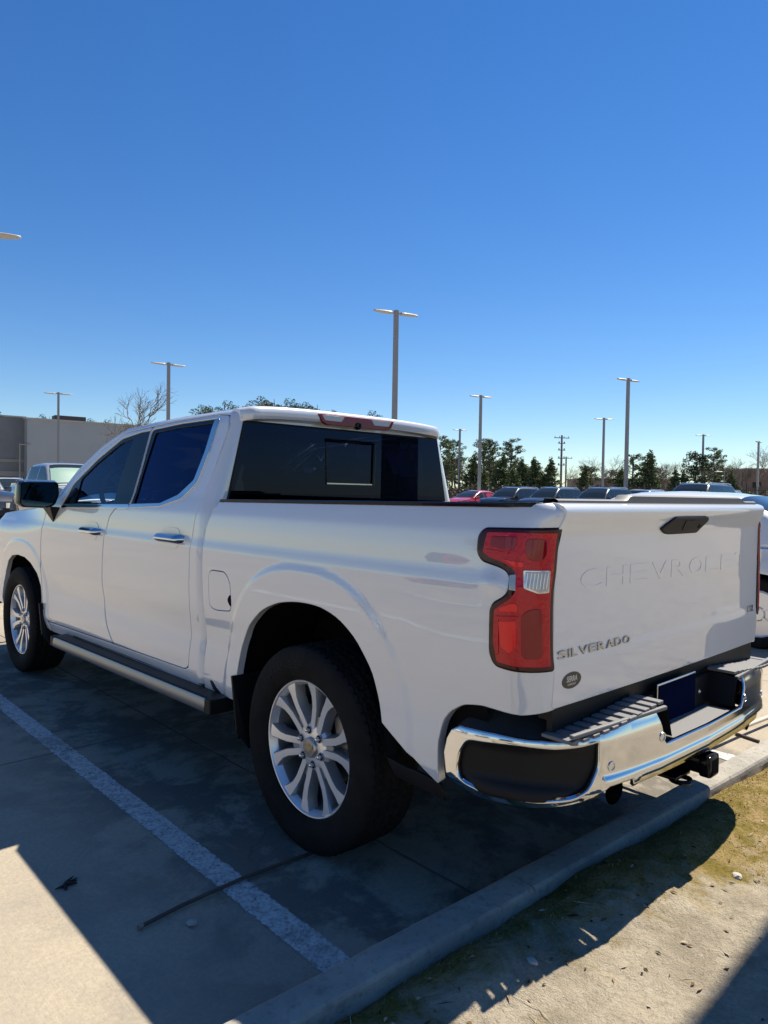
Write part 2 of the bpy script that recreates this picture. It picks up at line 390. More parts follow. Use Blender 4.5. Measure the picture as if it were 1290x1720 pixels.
# --- cab side (rocker, rear pillar, roof rail)
GUT = [(2.17,1.832),(1.55,1.862),(1.10,1.870)]
APIL = [(3.12,1.335),(3.00,1.415),(2.80,1.575),(2.50,1.725)]
DINN = [(2.99,1.385),(2.78,1.550),(2.49,1.695),(2.17,1.806),(1.55,1.838),(1.05,1.846)]
RCUT = [(.925,1.832),(.893,1.780),(.897,1.70),(.908,1.58),(.932,1.42),(.962,1.30),(.980,1.17),(.987,1.03),(.998,.87),(1.010,.76),(1.008,.60),(1.012,.545),(1.050,.528)]
def cabF(s, z): return bedF(s, z, ys=.925, R=.065) if s < .925 else sF(s, z)
cabpoly = [(3.12,.472),(3.115,.405),(1.9,.430),(.862,.463),(.85,.60),(.77,1.36),(.77,1.79),(.80,1.845),(.90,1.868)]+GUT[::-1]+APIL[::-1]+DINN+RCUT+[(1.96,.505)]
def cabFF(s, z):
    if s >= .925: return sF(s, z)
    R = .065; w = float(W(.925, z)); a = (.925-s)/R
    if a < math.pi/2: return np.array([-(w-R+R*math.cos(a)), .925-R*math.sin(a), z])
    return np.array([-(w-R-(a-math.pi/2)*R), .925-R, z])
cabL = panel('cab_side', cabFF, cabpoly, M['white'], T, res=.02, gap=0, thick=.03, r=.003, flip=-1)
mirrored(cabL)
# --- doors
FD = [(3.12,.476),(3.20,.545),(3.255,.66),(3.272,.80),(3.270,.93),(3.245,1.12),(3.20,1.30),(3.10,1.335)]+DINN[:4]+[(1.80,1.825),(1.775,1.55),(1.765,1.352),(1.95,1.332),(2.03,1.28),(2.075,1.17),(2.10,1.03),(2.128,.86),(2.130,.70),(2.06,.60),(1.96,.508)]
RD = [(1.96,.508),(2.06,.60),(2.130,.70),(2.128,.86),(2.10,1.03),(2.075,1.17),(2.03,1.28),(1.95,1.332),(1.765,1.352),(1.775,1.55),(1.80,1.825)]+DINN[4:]+RCUT
FW = [(2.885,1.325),(2.80,1.470),(2.50,1.640),(2.20,1.762),(1.95,1.792),(1.80,1.797),(1.785,1.55),(1.775,1.357)]
RW = [(1.757,1.352),(1.765,1.55),(1.785,1.800),(1.45,1.816),(1.012,1.818),(1.018,1.64),(1.048,1.482),(1.165,1.400),(1.37,1.358)]
for nm, P, Wn in (('front', FD, FW), ('rear', RD, RW)):
    P = rnd(P, .03); 
    d = panel('door', sF, P, M['white'], T, holes=[rnd(Wn, .02)], res=.02, resy=.013, gap=.0034, thick=.035, r=.0035, flip=-1)
    if nm == 'front':
        fp = FW; g = [(2.665,1.345),(2.690,1.512),(2.49,1.618),(2.20,1.738),(2.03,1.762),(2.055,1.48),(2.02,1.356)]
        cm = M['side']; ch = [(1.768,1.331),(2.862,1.308),(2.885,1.322),(2.80,1.336),(1.768,1.357)]
    else:
        g = [(1.735,1.362),(1.742,1.55),(1.735,1.782),(1.46,1.797),(1.045,1.80),(1.052,1.64),(1.085,1.492),(1.205,1.418),(1.378,1.372)]
        cm = M['priv']; ch = [(1.005,1.816),(1.008,1.64),(1.038,1.478),(1.160,1.393),(1.368,1.350),(1.760,1.332),(1.760,1.358),(1.378,1.371),(1.208,1.418),(1.085,1.495),(1.055,1.645),(1.052,1.818)]
    ch = rnd(ch, .012)
    fr = panel('window_frame', sF, [tuple(p) for p in offpoly(np.array(Wn), .008)[0]], M['gloss'], d, holes=[rnd(g, .02)], res=.05, off=-.006, thick=.02, r=.002, flip=-1)
    gl = panel('window', sF, [tuple(p) for p in offpoly(np.array(g), .006)[0]], cm, d, res=.06, off=-.013, thick=.004, r=.0005, flip=-1)
    tr = panel('window_trim', sF, ch, M['chrome'] if nm == 'front' else M['satin'], d, res=.04, off=.006, thick=.010, r=.003, flip=-1)
    # handle
    yc, zc = (2.27, 1.178) if nm == 'front' else (1.19, 1.192)
    mb = MB()
    def hs(u, v, yc=yc, zc=zc):
        y = yc+(u-.5)*.27; e = math.sqrt(max(0, 1-abs(2*u-1)**6)); a = math.pi*(v*1.0); z = zc+.024*math.cos(a)*(.55+.45*e); o = .040*min(1, e*1.2)+.018*math.sin(a)*e-.012*abs(math.cos(a))
        return (-(float(W(y, zc))+o), y, z)
    mb.grid(hs, 24, 10); h = mb.build('door_handle', M['chrome'], d, True, None)
    mb = MB(); mb.lathe([(0,.052),(.0015,.050),(.002,.044)], 32, 'x'); 
    cup = panel('handle_recess', sF, rnd([(yc-.085,zc-.035),(yc-.05,zc-.058),(yc+.05,zc-.058),(yc+.085,zc-.035),(yc+.085,zc+.035),(yc+.05,zc+.056),(yc-.05,zc+.056),(yc-.085,zc+.035)], .035), M['white'], d, res=.02, off=.0022, thick=.003, r=.0015, flip=-1)
    d2 = mirrored(d); [mirrored(x, d2) for x in (fr, gl, tr, h, cup)]
# --- front fender
FA = [(3.245,.44),(3.25,.60),(3.29,.72),(3.37,.81),(3.49,.875),(3.63,.908),(3.80,.915),(3.95,.90),(4.07,.85),(4.16,.77),(4.22,.66),(4.25,.52)]
fp = [(3.13,.476),(3.21,.545),(3.262,.66),(3.279,.80),(3.277,.93),(3.252,1.12),(3.21,1.30),(3.14,1.325),(3.6,1.285),(4.1,1.255),(4.5,1.225),(4.78,1.18),(4.84,1.10),(4.86,.80),(4.86,.52),(4.25,.47)]
fL = panel('fender', sF, rnd(fp, .015)+FA[::-1]+[(3.245,.43),(3.13,.405)], M['white'], T, res=.016, gap=0, thick=.035, r=.004, flip=-1); mirrored(fL)
# hood, cowl
def ztop(y): return float(np.interp(y, [3.1,3.6,4.1,4.5,4.78], [1.318,1.285,1.255,1.225,1.18]))
mb = MB()
def hood(u, v):
    y = 3.16+v*(1.62)+.10*(1-(2*u-1)**2)*v; x = (2*u-1); z = ztop(min(y, 4.78)); w = float(W(min(y, 4.78), z))-.004
    return (x*w, y, z+.055*(1-abs(x)**4)-.02*math.exp(-((abs(x)-.62)/.12)**2)-.03*max(0, v-.9)*10*0)
mb.grid(hood, 40, 24); mb.build('hood', M['white'], T, True, None)
mb = MB()
mb.grid(lambda u, v: ((2*u-1)*.80, 4.88+.10*(1-(2*u-1)**2), .62+v*.62), 20, 8); gq = mb.build('grille', M['gloss'], T, True, None)
mb = MB()
for k in range(7): mb.grid(lambda u, v, k=k: ((2*u-1)*.74, 4.90+.10*(1-(2*u-1)**2)+.012*math.sin(v*math.pi), .70+k*.075+v*.022), 16, 3)
mb.build('grille_bar', M['chrome'], gq, True, None)
mb = MB(); mb.grid(lambda u, v: ((2*u-1)*.90, 4.86+.14*(1-(2*u-1)**2)+.03*math.sin(v*math.pi), .38+v*.26), 20, 6); mb.build('front_bumper', M['chrome'], T, True, None)
for s in (-1, 1):
    mb = MB(); mb.grid(lambda u, v: (s*(.62+u*.27), 4.98-.16*u*u-.05, .98+v*.16), 8, 4); mb.build('headlight', M['clear'], T, True, None)
# --- roof, windshield, rear wall
def zg(y): return float(np.interp(y, [.86,.92,1.10,1.55,2.17,2.50,2.80,3.00,3.14], [1.866,1.869,1.870,1.862,1.832,1.725,1.575,1.415,1.325]))
mb = MB()
def roof(u, v):
    x = 2*u-1; y = .865+v*(2.17-.865)+.13*(1-x*x)*v; z = zg(.865+v*(2.17-.865)); w = float(W(min(y, 2.17), z))-.002
    return (x*w, y, z+.022*(1-abs(x)**3)+.008*(1-abs(x)**16))
mb.grid(roof, 60, 24); mb.build('roof', M['white'], T, True, None)
def wsh(u, v):
    x = 2*u-1; y0 = 2.17+v*(3.14-2.17); z = zg(y0); w = float(W(y0, z))-.01
    return (x*w, y0+.13*(1-x*x), z+.03*(1-abs(x)**3))
mb = MB(); mb.grid(lambda u, v: wsh(.035+.93*u, .03+.95*v), 24, 14); mb.build('windshield', M['wind'], T, True, None)
mb = MB(); mb.grid(lambda u, v: wsh(.04*u, v), 2, 14); mb.grid(lambda u, v: wsh(.96+.04*u, v), 2, 14); mb.grid(lambda u, v: wsh(u, .05*v), 20, 2)
mb.build('windshield_frame', M['white'], T, True, None)
# rear visor with high brake lamp
def zro(x): 
    q = min(1, abs(x)/.735); return 1.867+.022*(1-q**3)+.008*(1-q**16)
mb = MB(); NS = 7
def vis(u, v):
    x = (2*u-1); e = abs(x); k = v*(NS-1); zt = zro(x*.73)
    pr_ = [(.89,0),(.845,-.001),(.822,-.006),(.812,-.018),(.808,-.045),(.816,-.068),(.866,-.078)]
    i = min(int(k), NS-2); t = k-i; y = pr_[i][0]*(1-t)+pr_[i+1][0]*t; dz = pr_[i][1]*(1-t)+pr_[i+1][1]*t
    sh = max(0, e-.93)/.07
    return (x*(.735-.0*dz), y+.055*sh*sh, zt+dz-.004*sh)
mb.grid(vis, 48, NS-1)
vz = mb.build('roof_visor', M['white'], T, True, rad(50))
for u_ in (0, 1):
    mb = MB(); mb.add([vis(u_, v/6) for v in range(7)], [tuple(range(7))]); mb.build('visor_end', M['white'], vz)
def visF(x, z): return np.array([x, .806, z])
P = rnd([(-.285,1.873),(.285,1.873),(.262,1.832),(.225,1.815),(-.225,1.815),(-.262,1.832)], .008)
bl = panel('brake_light', visF, P, M['redd'], T, res=.03, off=.004, thick=.016, r=.004, flip=1)
for s in (-1, 1):
    panel('clear_lens', visF, [(s*.262,1.868),(s*.10,1.868),(s*.125,1.838),(s*.238,1.838)][::s], M['clear'], bl, res=.03, off=.0055, thick=.004, r=.001)
mb = MB(); mb.lathe([(0,.0),(-.012,.008),(-.014,.015),(-.008,.02),(.01,.022)], 20, 'y', (0,.804,1.825)); mb.build('camera_lens', M['gloss'], bl, True)
mb = MB()   # rear wall of the cab: pillars come from cab_side, here the bottom and the header
mb.box((0,.868,1.10),(1.66,.012,.60)); mb.box((0,.872,1.812),(1.36,.012,.06)); mb.build('cab_rear_wall', M['white'], T)
def rgF(x, z): return np.array([x, .858+.02*(z-1.4)*0, z])
gp = [(-.812,1.36),(.812,1.36),(.715,1.797),(-.715,1.797)]
rwi = panel('rear_window', rgF, rnd(gp, .015), M['priv'], T, res=.08, off=.003, thick=.005, r=.001)
fr = []
mb = MB()
for a, b in (((-.19,1.735),(.17,1.735)),((.17,1.735),(.165,1.49))):
    mb.tube([(a[0],.851,a[1]),(b[0],.851,b[1])], .011, 6)
mb.tube([(-.188,.852,1.735),(-.182,.852,1.49)], .003, 5)
mb.build('sliding_pane_frame', M['gloss'], rwi)
mb = MB(); mb.box((-.008,.850,1.494),(.35,.006,.007)); mb.build('pane_sill', M['dchrome'], rwi)
mb = MB()
for a, b in (((-.812,1.37),(-.715,1.795)),((.812,1.37),(.715,1.795)),((-.715,1.797),(.715,1.797))): mb.tube([(a[0],.860,a[1]),(b[0],.860,b[1])], .007, 6)
mb.build('window_seal', M['black'], rwi)
# --- interior
mb = MB(); mb.box((0,2.0,.55),(1.82,2.4,.05)); mb.box((0,3.02,1.02),(1.62,.34,.44),.06); mb.box((0,2.3,.78),(.30,.9,.34),.04)
for y, z in ((1.85,1.0),(2.6,1.0)): pass
mb.build('cabin_floor_and_dashboard', M['inter'], T)
mb = MB(); mb.grid(lambda u, v: tuple(np.array(roof(.03+u*.94, .03+v*.9))-np.array([0,0,.03])), 12, 8); mb.build('headliner', M['interg'], T, True, None)
def seat(x, y, w):
    mb = MB(); mb.box((x,y+.10,.88),(w,.50,.16),.05); mb.box((x,y-.20,1.17),(w,.14,.56),.06, M4=Matrix.Rotation(rad(-12),4,'X'))
    for hx in ((x,) if w < .7 else (x-.45, x, x+.45)): mb.box((hx,y-.29,1.50),(.26,.10,.17),.045); mb.tube([(hx-.05,y-.27,1.38),(hx-.05,y-.28,1.48)],.008,6); mb.tube([(hx+.05,y-.27,1.38),(hx+.05,y-.28,1.48)],.008,6)
    mb.build('seat', M['inter'], T, True)
seat(-.40,2.15,.52); seat(.40,2.15,.52); seat(0,1.35,1.35)
mb = MB(); c = Vector((-.53,2.70,1.44)); ax = Matrix.Rotation(rad(25),3,'X')
ring = [c+ax@Vector((.185*math.cos(a),0,.185*math.sin(a))) for a in np.linspace(0,2*math.pi,33)]
mb.tube(ring,.017,8,False)
for a in (0,math.pi,-math.pi/2): mb.tube([c,c+ax@Vector((.18*math.cos(a),0,.18*math.sin(a)))],[.035,.014],8)
mb.box(c,(.12,.05,.10),.02); mb.tube([c,c+ax@Vector((0,.3,-.02))],.03,8); mb.build('steering_wheel', M['inter'], T, True)
mb = MB(); mb.box((0,2.38,1.74),(.26,.02,.07),.01); mb.build('rear_view_mirror', M['inter'], T)
for b_ in (((.70,1.42,1.60),(.004,.20,.24)),((.76,2.45,1.52),(.004,.24,.20))):
    mb = MB(); mb.box(*b_); mb.build('window_sheet', M['paper'], T)
# --- side mirrors
mb = MB()
hx0, hx1, hy = -1.195, -.93, 2.96
prof = rnd([(hx0,1.335),(hx0+.01,1.485),(hx1-.01,1.490),(hx1,1.40),(hx1-.03,1.325),(hx1-.09,1.305),(hx0+.03,1.312)], .022)
def ringp(sx, y, c=(-1.06,1.40)): return [(c[0]+(p[0]-c[0])*sx, y, c[1]+(p[1]-c[1])*sx) for p in prof]
rings = [ringp(.90,hy-.050),ringp(.96,hy-.062),ringp(1.0,hy-.050),ringp(1.02,hy),ringp(.98,hy+.06),ringp(.80,hy+.11),ringp(.4,hy+.135)]
n = len(prof); V = [p for r_ in rings for p in r_]; F = [(i*n+j,i*n+(j+1)%n,(i+1)*n+(j+1)%n,(i+1)*n+j) for i in range(len(rings)-1) for j in range(n)]; F.append(tuple((len(rings)-1)*n+j for j in range(n)))
mb.add(V, F); mi = mb.build('side_mirror', M['gloss'], T, True, rad(60))
mb = MB(); mb.add([(p[0],hy-.046,p[2]) for p in ringp(.93,0)], [tuple(range(n))]); mg = mb.build('mirror_glass', M['mirror'], mi)
mb = MB(); mb.grid(lambda u, v: (hx0+.012+(hx1-hx0-.03)*u, hy-.03+.09*v, 1.4905+.010*math.sin(v*math.pi)), 8, 5); mc = mb.build('mirror_cap', M['satin'], mi, True)
mb = MB(); mb.add([(-.905,2.90,1.310),(-.905,3.16,1.305),(-.928,3.02,1.19),(-.99,2.92,1.318),(-.99,3.10,1.318)],[(0,2,3),(3,2,4),(4,2,1),(0,3,4,1),(0,1,2)])
ma = mb.build('mirror_arm', M['black'], mi); m2 = mirrored(mi); [mirrored(x, m2) for x in (mg, mc, ma)]
# --- wheel-arch liners, chassis
def liner(P, y0):
    Q = offpoly(np.array([tuple(p) for p in P]), 0)[0]; cy = y0; V = []; 
    for x in (-.93,-.90,-.50):
        for p in Q:
            k = 1.0 if x < -.91 else 1.045
            V.append((x, cy+(p[0]-cy)*k, .41+(p[1]-.41)*k))
    n = len(Q); F = [(i*n+j,i*n+j+1,(i+1)*n+j+1,(i+1)*n+j) for i in range(2) for j in range(n-1)]; F.append(tuple(2*n+j for j in range(n)))
    mb = MB(); mb.add(V, F); o = mb.build('arch_liner', M['dark'], T); mirrored(o)
liner(ARC, .035); liner(FA, 3.745)
mb = MB(); mb.box((0,1.9,.62),(1.0,5.6,.20)); mb.box((0,1.9,.56),(1.64,2.2,.10)); mb.box((0,-.9,.66),(1.3,.30,.30)); mb.tube([(-.8,0,.40),(.8,0,.40)],.05,8); mb.lathe([(-.16,.02),(-.12,.12),(0,.16),(.12,.12),(.16,.02)],16,'x',(0,0,.40)); mb.tube([(-.8,3.745,.40),(.8,3.745,.40)],.04,8)
for s in (-1,1): mb.box((s*.50,1.9,.46),(.09,5.2,.14))
mb.box((0,.80,.60),(1.78,.46,.05)); mb.build('chassis', M['dark'], T)  # plate added to the chassis to block sun between cab and bed
# black sill strip behind the rear wheel, rocker tab, mud flaps
def vert(F0, P, m, name, off=.0, thick=.01, res=.04): 
    o = panel(name, F0, P, m, T, res=res, off=off, thick=thick, r=.002, flip=-1); mirrored(o); return o
vert(bedF, [(-.462,.505),(-.705,.480),(-.715,.42),(-.49,.44)], M['black'], 'lower_valance', -.004)
vert(sF, rnd([(.792,.526),(.765,.526),(.735,.500),(.690,.478),(.715,.474),(.765,.482)], .01), M['black'], 'rocker_tab', .003, .004, .02)
for y, z0, z1 in ((.545,.27,.60),(3.235,.30,.60)):
    mb = MB(); V = []
    for yy in (y, y-.012):
        V += [(-.965,yy,z1),(-.60,yy,z1),(-.66,yy-.05,z0),(-.905,yy-.05,z0),(-.955,yy-.03,z0+.08)]
    F = [(0,1,2,3,4),(9,8,7,6,5)]+[(i,5+i,5+(i+1)%5,(i+1)%5) for i in range(5)]
    mb.add(V, F); o = mb.build('mud_flap', M['black'], T); mirrored(o)
# --- running boards
mb = MB()
def zb_(y): return .474-.019*(y-.675)
for nm, m_, sec in (('face', M['satin'], [(-1.010,-.002),(-1.018,.001),(-1.024,-.012),(-1.028,-.050),(-1.022,-.062),(-.98,-.066)]),):
    ys = [.675,2.74]; V = []; 
    for y in ys: V += [(p[0],y,zb_(y)+p[1]) for p in sec]
    n = len(sec); mb.add(V, [(j,j+1,n+j+1,n+j) for j in range(n-1)])
rb = mb.build('running_board', mat('brushed_aluminium', (.26,.27,.29), .35, .8), T, True)
mb = MB(); V = []
sec = [(-1.012,-.004),(-1.0,.004),(-.90,.006),(-.86,-.01),(-.86,-.06),(-1.0,-.064)]
for y in (.62,2.79): V += [(p[0],y,zb_(y)+p[1]) for p in sec]
mb.add(V, [(j,(j+1)%6,6+(j+1)%6,6+j) for j in range(6)]+[(0,1,2,3,4,5),(11,10,9,8,7,6)])
mb.box((-1.0,.648,zb_(.65)-.03),(.058,.055,.072),.008); mb.box((-1.0,2.77,zb_(2.77)-.03),(.05,.055,.070),.008)
for k in range(3): mb.box((-.92+k*.03,1.7,zb_(1.7)+.012),(.008,1.9,.004), M4=Matrix.Rotation(math.atan(-.019),4,'X'))
for y in (.95,1.9,2.6): mb.box((-.75,y,.45),(.3,.05,.03))
tb = mb.build('step_tread', M['black'], rb); r2 = mirrored(rb); mirrored(tb, r2)
# --- tail lights
LH = rnd([(-1.122,1.343),(-.871,1.336),(-.850,1.312),(-.850,1.262),(-.870,1.236),(-.936,1.223),(-.962,1.214),(-.978,1.196),(-.978,1.150),(-.962,1.132),(-.925,1.110),(-.914,1.088),(-.912,.955),(-.930,.920),(-1.0,.913),(-1.1225,.914)], [.006,.02,.02,.02,.02,.01,.01,.012,.012,.01,.014,.02,.03,.02,.02,.01])
LR = rnd([(-1.106,1.332),(-.885,1.325),(-.874,1.262),(-.900,1.248),(-.956,1.235),(-.985,1.220),(-.994,1.204),(-1.000,1.152),(-.984,1.130),(-.932,1.092),(-.929,.995),(-.942,.934),(-.995,.928),(-1.106,.928)], .008)
lp = panel('tail_light', bedF, LH, M['lampb'], T, res=.018, off=.007, thick=.012, r=.005, flip=-1)
subs = [lp]
panel('lamp_gap_shadow', bedF, [tuple(q) for q in offpoly(np.array(LH), .0035)[0]], M['dark'], T, res=.03, off=.0018, thick=.002, r=.0005, flip=-1)  # dark sheet painting the shadow in the gap round the lamp
def sub(n_, P, m_, off, r_=.006, rr=.002, th=.004): subs.append(panel(n_, bedF, rnd(P, r_), M[m_], lp, res=.016, off=off, thick=th, r=rr, flip=-1))
sub('red_lens', LR, 'red', .0095, 0)
sub('dark_lens', [(-1.012,1.312),(-1.075,1.312),(-1.080,1.262),(-1.060,1.240),(-1.022,1.250)], 'redd', .0112, .02)
sub('dark_lens', [(-1.018,1.085),(-1.045,1.104),(-1.078,1.104),(-1.080,.952),(-1.018,.952)], 'redd', .0112, .02)
sub('dark_lens', [(-.905,1.314),(-.995,1.316),(-.985,1.272),(-.900,1.282)], 'redd', .0112, .01)
sub('lens_rim', [(-.942,1.075),(-1.010,1.082),(-1.010,1.072),(-.952,1.066),(-.952,.960),(-.942,.955)], 'red', .0125, .004, .002)
sub('lens_rim', [(-.890,1.268),(-.968,1.262),(-.972,1.282),(-.966,1.282),(-.962,1.268),(-.890,1.274)], 'red', .0125, .002, .001)
sub('lens_glow', [(-.952,1.247),(-1.016,1.240),(-1.014,1.226),(-.992,1.226)], 'brightred', .0125, .004, .001)  # brightest red pieces paint the glow inside the lens
sub('lens_glow', [(-.950,1.100),(-.998,1.120),(-1.008,1.112),(-1.008,1.094),(-.955,1.090)], 'brightred', .0125, .004, .001)
sub('lens_glow', [(-.950,1.060),(-1.004,1.066),(-1.004,.99),(-.985,.965),(-.958,.985)], 'brightred', .0112, .006, .001)
sub('side_reflector', [(-.977,1.200),(-.996,1.204),(-1.001,1.154),(-.980,1.156)], 'alloyg', .0105, .002)
sub('reverse_light_rim', [(-1.014,1.218),(-1.093,1.218),(-1.099,1.150),(-1.063,1.148),(-1.022,1.162)], 'satin', .0112, .006)
sub('reverse_light', [(-1.020,1.213),(-1.088,1.213),(-1.093,1.155),(-1.063,1.153),(-1.027,1.167)], 'clear', .0128, .006)
for k in range(7):
    s_ = -1.026-k*.0095; sub('lamp_rib', [(s_,1.209),(s_-.0035,1.209),(s_-.0035,1.162),(s_,1.162)], 'alloy', .0145, 0, .0006, .003)
l2 = mirrored(lp); [mirrored(x, l2) for x in subs[1:]]
# --- tailgate
TG = rnd([(-.818,.790),(-.818,1.338),(-.806,1.385),(-.818,1.425),(-.826,1.456),(.826,1.456),(.818,1.425),(.806,1.385),(.818,1.338),(.818,.790)], .012)
HB = rnd([(-.190,1.331),(-.150,1.312),(-.120,1.307),(.122,1.307),(.190,1.352),(.190,1.368),(.165,1.374),(-.105,1.374)], .014)
tg = panel('tailgate', tgF, TG, M['white'], T, res=.03, resy=.0125, gap=.001, thick=.03, r=.003, flip=1)
mb = MB(); mb.box((0,-1.02,1.06),(1.60,.03,.62)); mb.box((0,-1.03,1.40),(1.6,.05,.03)); mb.build('tailgate_inner', M['black'], tg)
mb = MB()
def sp(u, v):   # grey cap along the top with a raised middle
    x = -.80+1.60*u; e = .017*float(sst(-.40,-.365,x)*sst(.665,.60,x)); y0 = -1.058-.012*(1-(x/.84)**2)
    pr_ = [(0,.0),(.0,.008+e),(.010,.013+e),(.05,.013+e),(.055,0)]; i = int(v*4+.001); return (x, y0+pr_[i][0], 1.4195+pr_[i][1])
mb.grid(sp, 90, 4); mb.build('tailgate_spoiler', mat('spoiler_grey', (.085,.087,.09), .5), tg, True)
hd = panel('tailgate_handle', tgF, HB, M['black'], tg, res=.02, off=.009, thick=.014, r=.006, flip=1)
panel('handle_latch', tgF, rnd([(-.02,1.322),(.06,1.322),(.06,1.362),(-.02,1.362)], .006), M['black'], hd, res=.02, off=.012, thick=.006, r=.002)
mb = MB(); mb.lathe([(0,0),(-.004,.006),(0,.010),(.01,.011)], 16, 'y', (.12,-1.094,1.335)); mb.build('backup_camera', M['gloss'], hd, True)
def at(x0, z0): return lambda u, v: tgF(x0+u, z0+v)
cw = .70; xs = [-.680+k*(1.36/8.9)*1.0 for k in range(9)]
for ch, x0 in zip('CHEVROLET', [-.680+k*.1525 for k in range(9)]):
    text('stamped_lettering', ch, at(x0, 1.146), .064, .126, M['emboss'], tg, .0014, .004)
for ch, x0, w_ in zip('SILVERADO', [-.797,-.742,-.725,-.683,-.626,-.577,-.524,-.471,-.417], [.048,.009,.034,.050,.042,.045,.046,.046,.046]):
    text('badge_lettering', ch, at(x0, .941), .026, w_, M['dchrome'], tg, .004, .014)
text('trim_badge', 'LTZ', at(.700, .936), .026, .078, M['dchrome'], tg, .004, .01)
k_ = [(-.722+.052*math.cos(a), .868+.026*math.sin(a)) for a in np.linspace(0, 2*math.pi, 33)[:-1]]
stk = panel('dealer_sticker', tgF, k_, M['sticker'], tg, res=.02, off=.0012, thick=.0014, r=.0003)
text('sticker_lettering', 'SERRA', at(-.751,.864), .019, .058, M['cream'], stk, .0022, .02); text('sticker_lettering', 'CHEVROLET', at(-.745,.853), .0065, .046, M['cream'], stk, .0022, .01)
# --- rear bumper
BTOP = [(.072,.600),(.085,.650),(.105,.682),(.135,.702),(.262,.703),(.361,.698),(.447,.698),(.569,.706),(.72,.720),(.872,.732)]
BMID = [(.915,.730),(.950,.628),(.965,.612)]
BBOT = [(1.10,.512),(.80,.512),(.775,.500),(.755,.538),(.645,.536),(.610,.520),(.598,.498),(.52,.486),(.389,.470),(.20,.470),(.12,.492),(.082,.535)]
half = BBOT[::-1][:-1]
full = BTOP+BMID+[(2*BL-a, b) for a, b in (BTOP+BMID)[::-1]]+[(2*BL-a, b) for a, b in BBOT[::-1]]+BBOT
OPN = [(.130,.560),(.140,.615),(.168,.660),(.341,.671),(.447,.669),(.531,.674),(.600,.681),(.602,.608),(.570,.552),(.518,.512),(.404,.502),(.22,.498),(.150,.520)]
OPN = rnd(OPN, [.02,.02,.02,0,0,0,.006,.02,.02,.02,.02,.02,.02])
def bF(s, z):
    p = bumF(s, z); S = min(s, 2*BL-s)
    q = bumF(s+.004, z)-bumF(s-.004, z); n = np.array([q[1], -q[0], 0]); n /= np.linalg.norm(n)+1e-9
    o = .006*float(sst(.60,.63,S)*sst(.575,.560,z))-.016*float(sst(.675,.735,z))-.016*float(sst(.530,.495,z))
    return p+n*o
bp_ = panel('rear_bumper', bF, full, M['chrome'], T, holes=[OPN, [(2*BL-a, b) for a, b in OPN]], res=.02, gap=0, thick=.014, r=.007, flip=1)
bk = [(.10,.55),(.12,.67),(.62,.69),(.63,.50),(.40,.49),(.15,.49)]
def bkF(s, z):
    p = bumF(s, z); q = bumF(s+.004, z)-bumF(s-.004, z); n = np.array([q[1], -q[0], 0]); n /= np.linalg.norm(n)+1e-9
    dd = .030*math.exp(-((s-.36)/.20)**4); return p-n*(.016+dd*float(sst(.50,.56,z)*sst(.675,.63,z)))
for mir in (0, 1):
    o = panel('corner_step', bkF, rnd(bk, .02), M['black'], bp_, res=.03, off=0, thick=.004, r=.001, flip=1) if not mir else mirrored(o)
# black top cover between chrome and body, ribbed pads, centre step
def topz(s): return float(np.interp(s, [a for a, b in BTOP], [b for a, b in BTOP]))
mb = MB()
def cov(u, v):
    s = .085+u*(.900-.085); z = topz(s)-.004; p = bF(s, z); q = bumF(s+.004, z)-bumF(s-.004, z); n = np.array([q[1], -q[0], 0]); n /= np.linalg.norm(n)+1e-9
    d = .012+v*(.13 if s > .3 else .10); w_ = p-n*d
    return (w_[0], w_[1], z+.006*math.sin(v*1.5)+.040*v**1.3*float(sst(.62,.40,s)))
mb.grid(cov, 40, 6); mb.build('bumper_cover', M['cover'], bp_, True, None); tmp = mb
mm = mirrored([c for c in kids(bp_) if c.name.startswith('bumper_cover')][0])
for s_ in (-1, 1):
    mb = MB()
    for k in range(11):
        x = .325+k*.0485; y1 = -1.172+.00*k-(.0 if x < .5 else -(x-.5)**2*.28); 
        mb.box((s_*x, y1+.055, topz(.90-(x-.30))+.012), (.036, .11, .012), .003)
    mb.box((s_*.565,-1.158,.727),(.52,.016,.014),.004, M4=Matrix.Rotation(s_*rad(4.5),4,'Z'))
    mb.build('step_pad', M['grey'], bp_, False)
mb = MB(); mb.box((0,-1.135,.602),(.50,.115,.020),.006); mb.build('centre_step', M['grey'], bp_)
mb = MB(); mb.box((0,-1.045,.74),(1.60,.02,.12)); mb.box((0,-.99,.68),(1.44,.10,.22)); mb.box((0,-1.070,.66),(.60,.02,.14)); mb.box((0,-.98,.52),(1.2,.10,.10)); mb.box((0,-1.12,.590),(.60,.15,.01))  # includes unseen boxes and a plate added to stop sun leaking past the bumper
for s_ in (-1, 1):
    mb.add([(s_*.265,-1.185,.62),(s_*.265,-1.07,.62),(s_*.31,-1.07,.735),(s_*.305,-1.185,.728)],[(0,1,2,3)])
mb.build('bumper_core', M['black'], bp_)
mb = MB(); mb.box((-.03,-1.090,.688),(.318,.006,.156),.003); lpz = mb.build('licence_plate_holder', M['satin'], bp_)
mb = MB(); mb.box((-.03,-1.0945,.688),(.304,.004,.142),.002); mb.build('plate_insert', M['plate'], lpz)
for s0, z0 in ((.655,.600),(.930,.640),(2*BL-.655,.600),(2*BL-.930,.640)):
    n = nrm(bF, s0, z0); p = bF(s0, z0); Mx = Vector(n).to_track_quat('Z','Y').to_matrix().to_4x4(); mb = MB(); mb.lathe([(.0,.017),(.003,.016),(.003,.012),(.001,.0115),(.002,0.0)], 20, 'z')
    mb.V = [tuple(Mx@Vector(v)+Vector(p)) for v in mb.V]; mb.build('parking_sensor', M['satin'], bp_, True)
